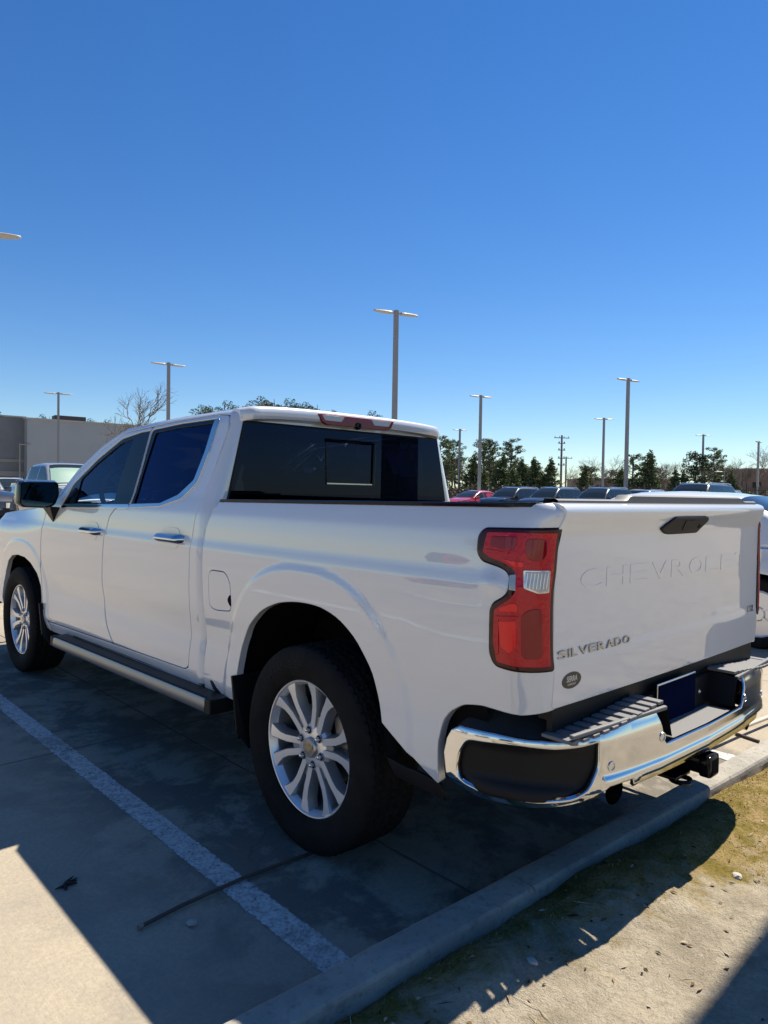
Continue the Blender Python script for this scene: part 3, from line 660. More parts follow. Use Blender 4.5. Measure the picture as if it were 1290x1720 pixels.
mb = MB(); mb.lathe([(0,.010),(-.006,.010),(-.008,.006),(-.004,0)], 14, 'y', (.20,-1.074,.67)); mb.build('bumper_lock', M['satin'], bp_)
mb = MB()
mb.box((0,-1.10,.462),(.066,.24,.066),.006); mb.box((0,-1.205,.462),(.082,.045,.082),.010); mb.box((-.11,-1.09,.435),(.12,.14,.014),.004); mb.box((.11,-1.09,.435),(.12,.14,.014),.004)
mb.box((0,-1.12,.50),(.05,.05,.05),.006); mb.tube([(-.6,-1.0,.46),(.6,-1.0,.46)],.03,10)
for s_ in (-1,1): mb.tube([(s_*.11+.035*math.cos(a),-1.15+.035*math.sin(a),.418) for a in np.linspace(0,2*math.pi,17)],.009,6,False)
hi = mb.build('tow_hitch', M['gloss'], T, True)
mb = MB(); mb.box((0,-1.2285,.462),(.054,.002,.054)); mb.build('hitch_opening', M['dark'], hi)
for s_ in (-1, 1):
    mb = MB(); a = Vector((s_*.52,-.80,.50)); b = Vector((s_*.56,-1.135,.497))
    mb.tube([a,a.lerp(b,.4),b],[.040,.046,.046],24,False); mb.tube([b,a.lerp(b,.4)],[.041,.041],24,False); ex = mb.build('exhaust_tip', M['chrome'], T, True)
    mb = MB(); mb.tube([a.lerp(b,.5),a.lerp(b,.45)],.0405,20); mb.build('exhaust_bore', M['dark'], ex)
# --- wheels
def wheel_mesh():
    root = empty('wheel', (0,0,0))
    # rim face: pairs of spokes
    mb = MB()
    mb.lathe([(-.100,.276),(-.106,.274),(-.109,.270),(-.108,.266),(-.100,.262),(-.092,.256),(-.075,.250)], 96)
    mb.cur = 1; mb.lathe([(-.075,.250),(-.02,.238),(.09,.236),(.10,.262)], 96); mb.cur = 0
    R_ = [.050,.075,.100,.130,.165,.200,.225,.243,.257]
    Xf = [-.082,-.083,-.084,-.086,-.089,-.093,-.096,-.099,-.101]
    for p in range(6):
        A = 2*math.pi*p/6+rad(0)
        for sg in (-1, 1):
            V = []; F = []
            for i, (r, x) in enumerate(zip(R_, Xf)):
                t = (r-.05)/.207; c = sg*(.0185+.0190*t+.032*(max(0,t-.60)/.40)**1.4); hw = [.0165,.0165,.0165,.0168,.0172,.0190,.0250,.0330,.0385][i]
                ow = hw*.80; inn = -hw*.80
                # section across: outer base, outer edge, inner edge, inner base
                sec = [(c+sg*(hw+.008),x+.042),(c+sg*hw,x+.010),(c+sg*ow,x+.0015*sg*0),(c+sg*inn,x-.0),(c-sg*hw,x+.008),(c-sg*(hw+.004),x+.042)]
                for (q, xx) in sec:
                    V.append((xx, r*math.cos(A)-q*math.sin(A), r*math.sin(A)+q*math.cos(A)))
            n = 6
            for i in range(len(R_)-1):
                for j in range(n-1):
                    f = (i*n+j,i*n+j+1,(i+1)*n+j+1,(i+1)*n+j); mb.cur = 0 if j == 2 else 1; mb.add([],[]); 
                    F.append((f if sg < 0 else f[::-1], mb.cur))
            b = len(mb.V); mb.V += V
            for f, c_ in F: mb.F.append(tuple(q+b for q in f)); mb.mi.append(c_)
        # web joining the pair near the hub, and the deep pocket wall behind the slot
        for r0, r1, x_, hw0, hw1 in ((.045,.125,-.077,.022,.026),):
            V = [(xx, r*math.cos(A)-q*math.sin(A), r*math.sin(A)+q*math.cos(A)) for xx in (x_, x_+.04) for r, q in ((r0,-hw0),(r1,-hw1),(r1+.012,0),(r1,hw1),(r0,hw0))]
            mb.cur = 1; mb.add(V, [(0,1,2,3,4)]+[(i,5+i,5+(i+1)%5,(i+1)%5) for i in range(5)]); mb.cur = 0
    mb.cur = 0; mb.lathe([(-.040,.100),(-.068,.098),(-.080,.088),(-.084,.072),(-.085,.040),(-.085,0.0)], 6*8)
    rim = mb.build('rim', [M['alloy'], M['alloyg']], root, True, rad(28))
    # tyre
    nA = 264
    prof = [(-.098,.262),(-.106,.272),(-.116,.276),(-.127,.290),(-.136,.315),(-.139,.340),(-.138,.362),(-.133,.383),(-.127,.395),(-.119,.405),(-.108,.4115)]
    tr = [(-.108+.216*k/22, .4135-.010*abs(2*k/22-1)**3) for k in range(1,22)]
    full_ = prof+tr+[(-a,b) for a,b in prof[::-1]]
    V = []; F = []
    for i,(x,r) in enumerate(full_):
        for k in range(nA):
            a = k/nA; rr = r
            if r > .40:
                zig = .006*math.sin(a*2*math.pi*44)
                g = 0
                for xc_ in (-.062,-.020,.020,.062):
                    if abs(x-xc_-zig) < .0062: g = 1
                ph = (a*66+(x*9 if abs(x) > .06 else x*14)) % 1
                if ph < .16 and (abs(x) > .066 or abs(x) < .055): g = max(g, .8)
                rr = r-.009*g
            elif r > .38:
                if (a*66+.5) % 1 < .22: rr = r-.005
            q = 2*math.pi*a; V.append((x, rr*math.cos(q), rr*math.sin(q)))
    for i in range(len(full_)-1):
        for k in range(nA): F.append((i*nA+k, i*nA+(k+1)%nA, (i+1)*nA+(k+1)%nA, (i+1)*nA+k))
    ty = mesh('tyre', V, F, M['tyre'], root, True, auto=rad(30))
    def tw(u, v):
        R0 = .318+v; a = rad(63)-u/.335; return np.array([-.1385+.10*abs(R0-.34)**1.3*0, R0*math.cos(a-math.pi/2+rad(90)), R0*math.sin(a)])
    def tw(u, v):
        R0 = .325+v; a = rad(48)+u/.34; return np.array([-.1392, -R0*math.sin(rad(0)+a-rad(48)-rad(32)), R0*math.cos(a-rad(48)-rad(32))])
    text('tyre_lettering', 'WRANGLER', tw, .030, .27, M['tyretext'], ty, .0012, .0, 0, 1, 0, -1)
    mb = MB(); mb.lathe([(-.082,.043),(-.094,.041),(-.098,.036),(-.099,0)], 32); cp = mb.build('hub_cap', M['cap'], root, True)
    mb = MB(); s = .024
    mb.add([(-.1008,y*s,z*s) for y,z in [(-1.15,.28),(-.45,.28),(-.38,.62),(.38,.62),(.45,.28),(1.15,.28),(1.0,-.28),(.38,-.28),(.32,-.62),(-.38,-.62),(-.45,-.28),(-1.0,-.28)]],[tuple(range(12))]); mb.build('cap_emblem', M['gold'], cp)
    for k in range(6):
        a = 2*math.pi*(k+.5)/6; c = (0,.069*math.cos(a),.069*math.sin(a)); mb = MB()
        mb.lathe([(-.083,.0175),(-.0872,.0170),(-.0872,.0145),(-.070,.0140)], 20, 'x', c); mb.cur = 1; mb.lathe([(-.0856,.0145),(-.0855,0)], 20, 'x', c)
        mb.cur = 2; mb.lathe([(-.084,.0095),(-.100,.0090),(-.104,.006),(-.105,0)], 12, 'x', c); mb.build('lug_nut', [M['alloyg'], M['dark'], M['chrome']], root, True)
    mb = MB(); mb.lathe([(-.005,.07),(-.005,.175),(.02,.175),(.02,.07)], 48); mb.box((0,-.16,.04),(.09,.09,.16),.01); mb.build('brake_disc', M['steel'], root, True)
    mb = MB(); mb.lathe([(.04,.0),(.04,.235)], 40); mb.build('wheel_inner', M['dark'], root)
    return root
w0 = wheel_mesh(); WX = .925-.105+.0
w0.parent = T; w0.location = (-.832, 0, .41); w0.rotation_euler = (rad(-12), 0, 0)
for (x, y, rz, rx) in ((-.832,3.745,0,rad(-8)),(.832,0,math.pi,.3),(.832,3.745,math.pi,.9)):
    c = copy_tree(w0, T); c.location = (x, y, .41); c.rotation_euler = (rx, 0, rz)
# ================================================================== SETTING
def gz(x, y):
    r = math.hypot(x-CAM[0], y-CAM[1]); return .33*float(sst(9, 21, r))
def pt(px, depth, z=None):
    """ground point seen at image column px, depth metres in front of the camera"""
    t = depth*(px-645)/FPX; x = CAM[0]+math.sin(YAW)*depth+math.cos(YAW)*t; y = CAM[1]+math.cos(YAW)*depth-math.sin(YAW)*t
    return Vector((x, y, gz(x, y) if z is None else z))
class NT:
    def __init__(s, name):
        s.m = bpy.data.materials.new(name); s.m.use_nodes = True; s.t = s.m.node_tree; s.b = s.t.nodes['Principled BSDF']; s.tc = s.n('ShaderNodeTexCoord')
    def n(s, k, **kw):
        q = s.t.nodes.new(k)
        for a, b in kw.items(): setattr(q, a, b)
        return q
    def l(s, a, b): s.t.links.new(a, b)
    def noise(s, scale, detail=5, vec=None, dist=0, rough=.5):
        q = s.n('ShaderNodeTexNoise'); q.inputs['Scale'].default_value = scale; q.inputs['Detail'].default_value = detail; q.inputs['Distortion'].default_value = dist; q.inputs['Roughness'].default_value = rough
        s.l(vec if vec is not None else s.tc.outputs['Object'], q.inputs['Vector']); return q.outputs[0]
    def ramp(s, f, a, b, c0=0, c1=1):
        q = s.n('ShaderNodeMapRange'); q.interpolation_type = 'SMOOTHSTEP'; q.inputs[1].default_value = a; q.inputs[2].default_value = b; q.inputs[3].default_value = c0; q.inputs[4].default_value = c1; s.l(f, q.inputs[0]); return q.outputs[0]
    def mix(s, f, a, b, mode='MIX'):
        q = s.n('ShaderNodeMix', data_type='RGBA', blend_type=mode)
        if isinstance(f, float): q.inputs[0].default_value = f
        else: s.l(f, q.inputs[0])
        for i, v in ((6, a), (7, b)):
            if isinstance(v, tuple): q.inputs[i].default_value = (*v, 1)
            else: s.l(v, q.inputs[i])
        return q.outputs[2]
    def math(s, op, a, b=None, c=None):
        q = s.n('ShaderNodeMath', operation=op)
        for i, v in enumerate((a, b, c)):
            if v is None: continue
            if isinstance(v, (int, float)): q.inputs[i].default_value = v
            else: s.l(v, q.inputs[i])
        return q.outputs[0]
    def map(s, sc=(1,1,1), rot=0):
        q = s.n('ShaderNodeMapping'); q.inputs['Scale'].default_value = sc; q.inputs['Rotation'].default_value = (0,0,rot); s.l(s.tc.outputs['Object'], q.inputs[0]); return q.outputs[0]
    def bump(s, h, st=.3, d=.01):
        q = s.n('ShaderNodeBump'); q.inputs['Strength'].default_value = st; q.inputs['Distance'].default_value = d; s.l(h, q.inputs['Height']); s.l(q.outputs[0], s.b.inputs['Normal'])
# concrete lot
k = NT('concrete_lot')
sx = k.n('ShaderNodeSeparateXYZ'); k.l(k.tc.outputs['Object'], sx.inputs[0]); X, Y = sx.outputs[0], sx.outputs[1]
big = k.ramp(k.noise(.55, 6, dist=.6), .35, .65); med = k.ramp(k.noise(3.2, 8, dist=1.2, rough=.65), .36, .66); fine = k.ramp(k.noise(60, 5, rough=.7), .25, .75)
broom = k.noise(26, 3, vec=k.map((9, .5, 1), rad(4)))
c = k.mix(big, (.35,.30,.225), (.44,.375,.275)); c = k.mix(k.ramp(k.noise(1.3, 9, dist=.3, rough=.75), .52, .66, 0, .5), c, (.25,.22,.18)); c = k.mix(k.math('MULTIPLY', med, .45), c, (.33,.29,.235)); 
# oil stains in the truck's stall, colour also darkened to deepen its shade
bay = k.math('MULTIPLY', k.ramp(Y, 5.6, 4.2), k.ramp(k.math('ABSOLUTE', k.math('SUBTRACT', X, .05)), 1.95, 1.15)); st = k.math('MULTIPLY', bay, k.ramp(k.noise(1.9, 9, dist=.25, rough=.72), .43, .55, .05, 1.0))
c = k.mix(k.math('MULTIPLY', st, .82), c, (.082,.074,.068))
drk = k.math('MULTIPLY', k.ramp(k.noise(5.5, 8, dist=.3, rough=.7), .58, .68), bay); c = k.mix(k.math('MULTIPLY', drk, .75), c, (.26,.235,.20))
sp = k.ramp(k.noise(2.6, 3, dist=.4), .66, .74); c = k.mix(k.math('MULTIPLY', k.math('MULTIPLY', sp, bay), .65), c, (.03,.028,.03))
cv = k.n('ShaderNodeTexVoronoi', feature='DISTANCE_TO_EDGE'); cv.inputs['Scale'].default_value = .42; wv = k.n('ShaderNodeVectorMath', operation='ADD'); nn = k.n('ShaderNodeTexNoise'); nn.inputs['Scale'].default_value = 2.2; nn.inputs['Detail'].default_value = 6; k.l(k.tc.outputs['Object'], nn.inputs['Vector']); k.l(nn.outputs[1], wv.inputs[0]); k.l(k.tc.outputs['Object'], wv.inputs[1]); k.l(wv.outputs[0], cv.inputs['Vector'])
crk = k.math('MULTIPLY', k.ramp(cv.outputs[0], .0045, .0015), k.ramp(k.noise(.9, 3), .50, .56)); c = k.mix(k.math('MULTIPLY', crk, .6), c, (.07,.06,.05))
def joint(A, off, per, wd):
    d = k.math('ABSOLUTE', k.math('SUBTRACT', k.math('PINGPONG', k.math('ADD', A, -off+per*50), per/2), 0)); return k.ramp(d, wd, wd*.35)
wob = k.math('MULTIPLY', k.math('SUBTRACT', k.noise(5, 3), .5), .012)
jn = k.math('MAXIMUM', joint(k.math('ADD', X, wob), -.72, 4.11, .010), joint(k.math('ADD', Y, wob), 1.74, 4.57, .010))
c = k.mix(k.math('MULTIPLY', jn, .75), c, (.05,.045,.04)); c = k.mix(k.math('MULTIPLY', fine, .42), c, (.19,.175,.15))
spk = k.ramp(k.noise(140, 2), .66, .72); c = k.mix(k.math('MULTIPLY', spk, .35), c, (.10,.09,.08))
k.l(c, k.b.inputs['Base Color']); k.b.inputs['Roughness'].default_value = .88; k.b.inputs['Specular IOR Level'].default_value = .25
h = k.math('ADD', k.math('ADD', k.math('MULTIPLY', broom, .5), k.math('MULTIPLY', fine, .6)), k.math('MULTIPLY', jn, -3.0)); k.bump(h, .5, .004)
mb = MB(); rr = [0]+[.5*1.22**i for i in range(38)]; n = 72
V = [(0,0,0)]+[(CAM[0]+r*math.cos(2*math.pi*j/n), CAM[1]+r*math.sin(2*math.pi*j/n), gz(CAM[0]+r, CAM[1])) for r in rr[1:] for j in range(n)]; V[0] = (CAM[0], CAM[1], 0)
F = [(0, 1+j, 1+(j+1)%n) for j in range(n)]+[(1+i*n+j, 1+(i+1)*n+j, 1+(i+1)*n+(j+1)%n, 1+i*n+(j+1)%n) for i in range(len(rr)-2) for j in range(n)]
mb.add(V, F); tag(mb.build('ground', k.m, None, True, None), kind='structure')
# kerb
KY = lambda x: -.820-.038*x
k = NT('kerb_concrete'); c = k.mix(k.ramp(k.noise(2.5, 8, dist=1, rough=.7), .35, .65), (.40,.37,.31), (.29,.27,.235)); c = k.mix(k.ramp(k.noise(45, 4), .5, .75, 0, .5), c, (.13,.12,.11))
c = k.mix(k.ramp(k.noise(9, 5, dist=1), .60, .72, 0, .5), c, (.40,.375,.33)); k.l(c, k.b.inputs['Base Color']); k.b.inputs['Roughness'].default_value = .9; k.bump(k.noise(55, 6, rough=.75), .8, .008)
kerbm = k.m
sec = [(.010,-.02),(.004,.06),(.0,.108),(-.005,.119),(-.014,.125),(-.028,.128),(-.100,.127),(-.112,.124),(-.120,.115),(-.123,.098),(-.125,-.05)]
mb = MB(); xs = []; x = -12.71
while x < 24:
    for a in np.linspace(x+.004, x+2.996, 31): xs.append((a, 0))
    xs.append((x+2.9975, .012)); xs.append((x+3.0025, .012)); x += 3.0
rng = random.Random(5); V = []
for a, dp in xs:
    for (dy, z) in sec: V.append((a, KY(a)+dy*(1-dp*2)-(.004 if dp else 0)+(rng.random()-.5)*.003, (z-dp if z > .05 else z)+(rng.random()-.5)*.002))
n = len(sec); mb.add(V, [(i*n+j, (i+1)*n+j, (i+1)*n+j+1, i*n+j+1) for i in range(len(xs)-1) for j in range(n-1)]); tag(mb.build('kerb', kerbm, None, True, rad(14)), kind='structure')
# verge of sandy soil behind the kerb
from mathutils import noise as mn
def vz_(x, y):
    d = (KY(x)-.122)-y   # distance from the kerb
    h = .093+.020*mn.noise((x*1.7, y*1.7, 0))+.010*mn.noise((x*6, y*6, 1))+.005*mn.noise((x*19, y*19, 2))+.003*mn.noise((x*50, y*50, 4))
    h += .030*math.exp(-((d-.16)/.12)**2)*(1+.7*mn.noise((x*3.1, 3, 0)))*sst(3.5, 1.0, abs(x+.4)) - .022*math.exp(-d/.05)
    return h
k = NT('sandy_soil'); sx = k.n('ShaderNodeSeparateXYZ'); k.l(k.tc.outputs['Object'], sx.inputs[0]); X, Y = sx.outputs[0], sx.outputs[1]
d = k.math('SUBTRACT', k.math('SUBTRACT', -.942, k.math('MULTIPLY', X, .038)), Y)
lim = k.math('ADD', k.math('MULTIPLY', k.ramp(X, -1.3, 1.2), .62), .10); nz = k.math('MULTIPLY', k.math('SUBTRACT', k.noise(4.5, 8, dist=.8, rough=.7), .5), 1.3)
ms = k.ramp(k.math('ADD', k.math('SUBTRACT', d, lim), nz), .16, -.14)
sand = k.mix(k.ramp(k.noise(6, 7, rough=.7), .35, .65), (.46,.40,.30), (.32,.275,.205)); sand = k.mix(k.ramp(k.noise(70, 4, rough=.8), .45, .75, 0, .6), sand, (.20,.16,.11))
sand = k.mix(k.ramp(k.noise(16, 6, dist=1.2, rough=.7), .56, .68, 0, .55), sand, (.50,.44,.34))
moss = k.mix(k.ramp(k.noise(9, 6, rough=.7), .38, .62), (.20,.155,.04), (.34,.245,.11)); moss = k.mix(k.ramp(k.noise(80, 4), .45, .7, 0, .6), moss, (.09,.07,.02))
k.l(k.mix(ms, sand, moss), k.b.inputs['Base Color']); k.b.inputs['Roughness'].default_value = .97; k.b.inputs['Specular IOR Level'].default_value = .1
k.bump(k.math('ADD', k.noise(38, 8, rough=.75), k.math('MULTIPLY', k.noise(140, 3), .4)), 1.0, .016)
mb = MB()
def vg(x0, x1, nx, ds):
    V = []; xs = np.linspace(x0, x1, nx)
    for x in xs:
        for dd in ds: y = KY(x)-.118-dd; V.append((x, y, vz_(x, y)))
    n = len(ds); mb.add(V, [(i*n+j, i*n+j+1, (i+1)*n+j+1, (i+1)*n+j) for i in range(nx-1) for j in range(n-1)])
dn = list(np.arange(0, 1.3, .014))+list(np.arange(1.3, 6, .3))
vg(-2.4, 2.8, 360, dn); vg(-12, -2.4, 60, dn[::4]+[5.8]); vg(2.8, 24, 120, dn[::4]+[5.8])
tag(mb.build('verge', k.m, None, True, None), kind='structure')
# blades, moss tufts and litter
rng = random.Random(11)
def pmat(name, cols, rough=.9):
    k = NT(name); g = k.n('ShaderNodeNewGeometry'); r = k.n('ShaderNodeValToRGB'); r.color_ramp.interpolation = 'CONSTANT'
    for i, c_ in enumerate(cols):
        e = r.color_ramp.elements[i] if i < 2 else r.color_ramp.elements.new(i/len(cols)); e.position = i/len(cols); e.color = (*c_, 1)
    k.l(g.outputs['Random Per Island'], r.inputs[0]); k.l(r.outputs[0], k.b.inputs['Base Color']); k.b.inputs['Roughness'].default_value = rough; k.b.inputs['Specular IOR Level'].default_value = .15; return k.m
V = []; F = []
for i in range(15000):
    x = rng.uniform(-2.2, 3.2); d = abs(rng.gauss(0, .22)) if rng.random() < .8 else rng.uniform(0, 1.0); y = KY(x)-.128-d
    t = min(1, max(0, (x+1.3)/2.5)); lim = .12+.52*t+.30*mn.noise((x*3, y*3, 7))
    if d > lim and rng.random() > .04: continue
    if mn.noise((x*7, y*7, 3)) < -.12 and rng.random() > .15: continue
    z = vz_(x, y); a = rng.uniform(0, 6.28); h = rng.uniform(.003, .010); w = rng.uniform(.0010, .0022); l = rng.uniform(.3, 1.4)*h; b = len(V)
    V += [(x-w*math.cos(a), y-w*math.sin(a), z-.002), (x+w*math.cos(a), y+w*math.sin(a), z-.002), (x+l*math.sin(a), y-l*math.cos(a), z+h)]; F.append((b, b+1, b+2))
tag(mesh('grass', V, F, pmat('dry_grass', [(.22,.17,.03),(.36,.25,.08),(.16,.14,.03),(.45,.35,.16),(.28,.19,.05)]), None, False), 'thin dry olive and straw grass growing along the kerb', None, None, 'stuff')
V = []; F = []
for i in range(900):
    x = rng.uniform(-2.2, 3.0); y = KY(x)-.13-rng.uniform(0, 1.2)**1.2
    if rng.random() > .4+.6*math.exp(-(KY(x)-.2-y)/.35): continue
    z = vz_(x, y)+.002; a = rng.uniform(0, 6.28); b = len(V); q = rng.random()
    L, w = (rng.uniform(.006, .016), rng.uniform(.003, .007)) if q < .7 else (rng.uniform(.015, .05), .0012)
    ca, sa = math.cos(a), math.sin(a); tl = rng.uniform(-.3, .3)*L
    V += [(x-L*ca, y-L*sa, z), (x+w*sa, y-w*ca, z+.003), (x+L*ca, y+L*sa, z+abs(tl)), (x-w*sa, y+w*ca, z+.004)]; F.append((b, b+1, b+2, b+3))
tag(mesh('leaf_litter', V, F, pmat('litter', [(.10,.06,.03),(.30,.22,.13),(.05,.035,.02),(.42,.36,.26),(.18,.11,.05)]), None, False), 'small dead leaves and twigs strewn on the sandy verge', None, None, 'stuff')
def pebble(loc, s, m, seed, fl=.5):
    bm = bmesh.new(); bmesh.ops.create_icosphere(bm, subdivisions=2, radius=1); r = random.Random(seed)
    for v in bm.verts: v.co *= 1+.35*mn.noise(v.co*1.3+Vector((seed, 0, 0))); v.co.z *= fl; v.co.x *= 1.3
    for v in bm.verts: v.co *= s
    me = bpy.data.meshes.new('pebble'); bm.to_mesh(me); bm.free(); o = link('pebble', me, None, m); o.location = loc; o.rotation_euler = (0, 0, r.uniform(0, 6)); return o
pm = mat('pale_stone', (.42,.39,.34), .9, noise=.2)
for i, (x, y, z, s, lb) in enumerate([(-1.57,-.16,.005,.016,'small white stone lying beside the end of the dark rod'),(-1.03,-1.13,None,.013,'small pale stone on the verge in the pickup shadow'),(-.06,-1.32,None,.017,'pale stone on the sunlit sand near the shadow tip'),(.16,-1.38,None,.02,'larger pale stone on the sand below the grassy strip')]):
    o = pebble((x, y, (vz_(x, y) if z is None else z)+.003), s, pm, i+3); tag(o, lb, 'stone')
mb = MB()
for i in range(9): a = rng.uniform(0, 6.28); mb.tube([(-1.80+.03*math.cos(a)*rng.random(), .36+.03*math.sin(a)*rng.random(), .006), (-1.80+.045*math.cos(a), .36+.045*math.sin(a), .004+.012*rng.random())], [.006,.002], 5)
tag(mb.build('dirt_clod', mat('dark_debris', (.02,.018,.016), .9)), 'small dark scrap of debris on the shaded concrete beside the worn line', 'debris')
# worn stall lines
k = NT('worn_white_paint'); o_ = k.t.nodes['Material Output']; tr = k.n('ShaderNodeBsdfTransparent'); mx = k.n('ShaderNodeMixShader')
a = k.ramp(k.noise(70, 6, rough=.8), .36, .54); b_ = k.ramp(k.noise(3.0, 7, dist=1.2, rough=.7), .30, .52); sx = k.n('ShaderNodeSeparateXYZ'); k.l(k.tc.outputs['Object'], sx.inputs[0])
edge = k.ramp(k.math('ADD', k.math('ABSOLUTE', sx.outputs[0]), k.math('MULTIPLY', k.math('SUBTRACT', k.noise(40, 4), .5), .03)), .058, .048)
f = k.math('MULTIPLY', k.math('MULTIPLY', k.math('ADD', k.math('MULTIPLY', a, .55), k.math('MULTIPLY', b_, .40)), edge), 1.0)
k.l(k.mix(k.ramp(k.noise(25, 5), .4, .7), (.62,.61,.58), (.45,.44,.42)), k.b.inputs['Base Color']); k.b.inputs['Roughness'].default_value = .8
k.l(f, mx.inputs[0]); k.l(tr.outputs[0], mx.inputs[1]); k.l(k.b.outputs[0], mx.inputs[2]); k.l(mx.outputs[0], o_.inputs[0]); linem = k.m
for i, x in enumerate([-1.34+2.74*j for j in range(-3, 8)]):
    mb = MB(); y0 = KY(x)-.01; mb.grid(lambda u, v: ((u-.5)*.13, y0+(5.3-y0)*v, gz(x, y0+(5.3-y0)*v)+.004), 1, 30); o = mb.build('stall_line', linem); o.location.x = x; tag(o, kind='structure')
for x0 in (31.3-2.6,):
    for j in range(9):
        y = 8.5+j*2.75; mb = MB(); mb.box((0,0,0), (5.2,.10,.002)); o = mb.build('stall_line', linem); o.location = (x0+2.6, y+1.37, .338); o.rotation_euler.z = 0; tag(o, kind='structure')
# rods
rodm = mat('rusty_rod', (.085,.062,.05), .6, .3, noise=.3)
mb = MB(); mb.tube([(-1.705,-.075,.012),(-1.55,-.055,.013),(-1.30,-.045,.014),(-1.10,-.052,.012),(-.86,-.075,.012)], 0.0068, 10); rod = mb.build('metal_rod', rodm, None, True)
mb = MB(); mb.tube([(-1.716,-.077,.012),(-1.700,-.074,.012)], .0085, 10); mb.build('rod_tip', M['steel'], rod, True); tag(rod, 'thin dark metal rod lying across the worn line beside the rear tyre', 'rod')
mb = MB(); mb.tube([(1.36,-.60,.035),(1.8,-.625,.050),(2.3,-.665,.045),(3.2,-.745,.03)], .013, 12)
tag(mb.build('plastic_pipe', mat('cream_plastic', (.60,.55,.44), .45), None, True), 'long cream plastic pipe lying in sun behind the tow hitch', 'pipe')
mb = MB(); mb.tube([(1.83,-.60,.010),(1.79,-.75,.010)], .009, 8); tag(mb.build('metal_rod', rodm, None, True), 'short dark rod poking out from under the cream pipe', 'rod')
mb = MB(); mb.tube([(2.28,-.64,.012),(2.23,-.78,.010)], .008, 8); tag(mb.build('wooden_stick', mat('stick', (.10,.08,.06), .8)), 'short stick under the far end of the cream pipe', 'stick')
# ------------------------------------------------------------------ lamp posts
polem = mat('pole_paint', (.23,.235,.24), .55, noise=.06); headm = mat('lamp_head_grey', (.34,.34,.33), .5); lensm = mat('led_panel', (.45,.43,.38), .4)
def lamp_post(h=9.0, wd=.20, single=False):
    root = empty('lamp_post', (0,0,0)); mb = MB(); a, b = wd/2, wd*.42
    V = [(sx*q, sy*q, z) for q, z in ((a, .5), (b, h)) for sx, sy in ((-1,-1),(1,-1),(1,1),(-1,1))]
    mb.add(V, [(0,1,5,4),(1,2,6,5),(2,3,7,6),(3,0,4,7),(4,5,6,7)]); mb.build('pole', polem, root)
    mb = MB(); mb.lathe([(0,.29),(.55,.29),(.58,.26),(.58,0)], 20, 'z'); mb.build('concrete_base', kerbm, root)
    for s in ((1,) if single else (-1, 1)):
        mb = MB(); mb.box((s*(b+.06), 0, h-.12), (.14,.09,.09), .01)
        prof = [(.10,.06),(.14,.12),(.22,.16),(.45,.175),(.62,.165),(.78,.10),(.84,.04)]
        V = []; 
        for (x, w_) in prof:
            t = (x-.10)/.74; x *= 1.15; zt = h-.07-.02*t; th = .105*(1-.45*t)
            V += [(s*(b+x), -w_, zt-th*.6), (s*(b+x), -w_*.6, zt), (s*(b+x), w_*.6, zt), (s*(b+x), w_, zt-th*.6), (s*(b+x), w_*.85, zt-th), (s*(b+x), -w_*.85, zt-th)]
        F = [(i*6+j, i*6+(j+1)%6, (i+1)*6+(j+1)%6, (i+1)*6+j) for i in range(6) for j in range(6)]+[(0,1,2,3,4,5)[::-1], tuple(36+j for j in range(6))]
        mb.add(V, F); hd_ = mb.build('lamp_head', headm, root)
        mb = MB(); mb.box((s*(b+.46), 0, h-.148), (.42,.22,.006)); mb.build('led_panel', lensm, hd_)
    return root
LP = lamp_post(); LPS = lamp_post(5.6, .12, True)
G = 'twin headed lamp posts of the car park'
def put(o, p, rz, **k): o.location = p; o.rotation_euler = (0,0,rz); tag(o, **k); return o
posts = [(660,30.6,.45,'tall twin headed lamp post rising behind the cab roof'),(281,43.8,.60,'lamp post rising behind the rear door, beside the bare tree'),(97,57.9,.45,'lamp post standing in front of the grey building wall'),
 (804,55.7,.5,'lamp post just right of the cab, the taller of two there'),(1050,46.8,.55,'tallest lamp post right of the cab, above the dark parked cars'),(1011,70,.25,'lamp post just left of the tallest right hand post'),
 (1178,86,.2,'lamp post standing above the big black suv'),(770,84,.6,'lamp post partly hidden in pines beside the cab'),(1061,116,.1,'small distant lamp post among pines right of the tallest post'),(-52,21.8,.25,'near lamp post at the left edge, only its head in view'),
 (1271,62,.9,'thin lamp post at the right edge before the brick building')]
first = True
for (px, dp, rz, lb) in posts:
    o = LP if first else copy_tree(LP); first = False
    p = pt(px, dp); o.scale = (1,1,1); put(o, p, -YAW+rz, label=lb, cat='lamp post', group=G)
    if px == -52: o.scale = (1.35,1.4,1)
    if px == 1271: o.scale = (.9,.9,.70)
    if px == 1061: o.scale = (1,1,.88)
o = copy_tree(LP); put(o, (2.7,-1.575,.09), 0, label='nearest lamp post on the verge, its shadow crossing the sand', cat='lamp post', group=G); o.scale = (1.45,1.45,1)
put(LPS, pt(33, 70), -YAW, label='short thin lamp post by the left part of the grey building', cat='lamp post')
o = copy_tree(LPS); put(o, pt(1215, 75), -YAW+2.8, label='short lamp post between the leaning pine and the small pine', cat='lamp post'); o.scale = (1,1,.75)
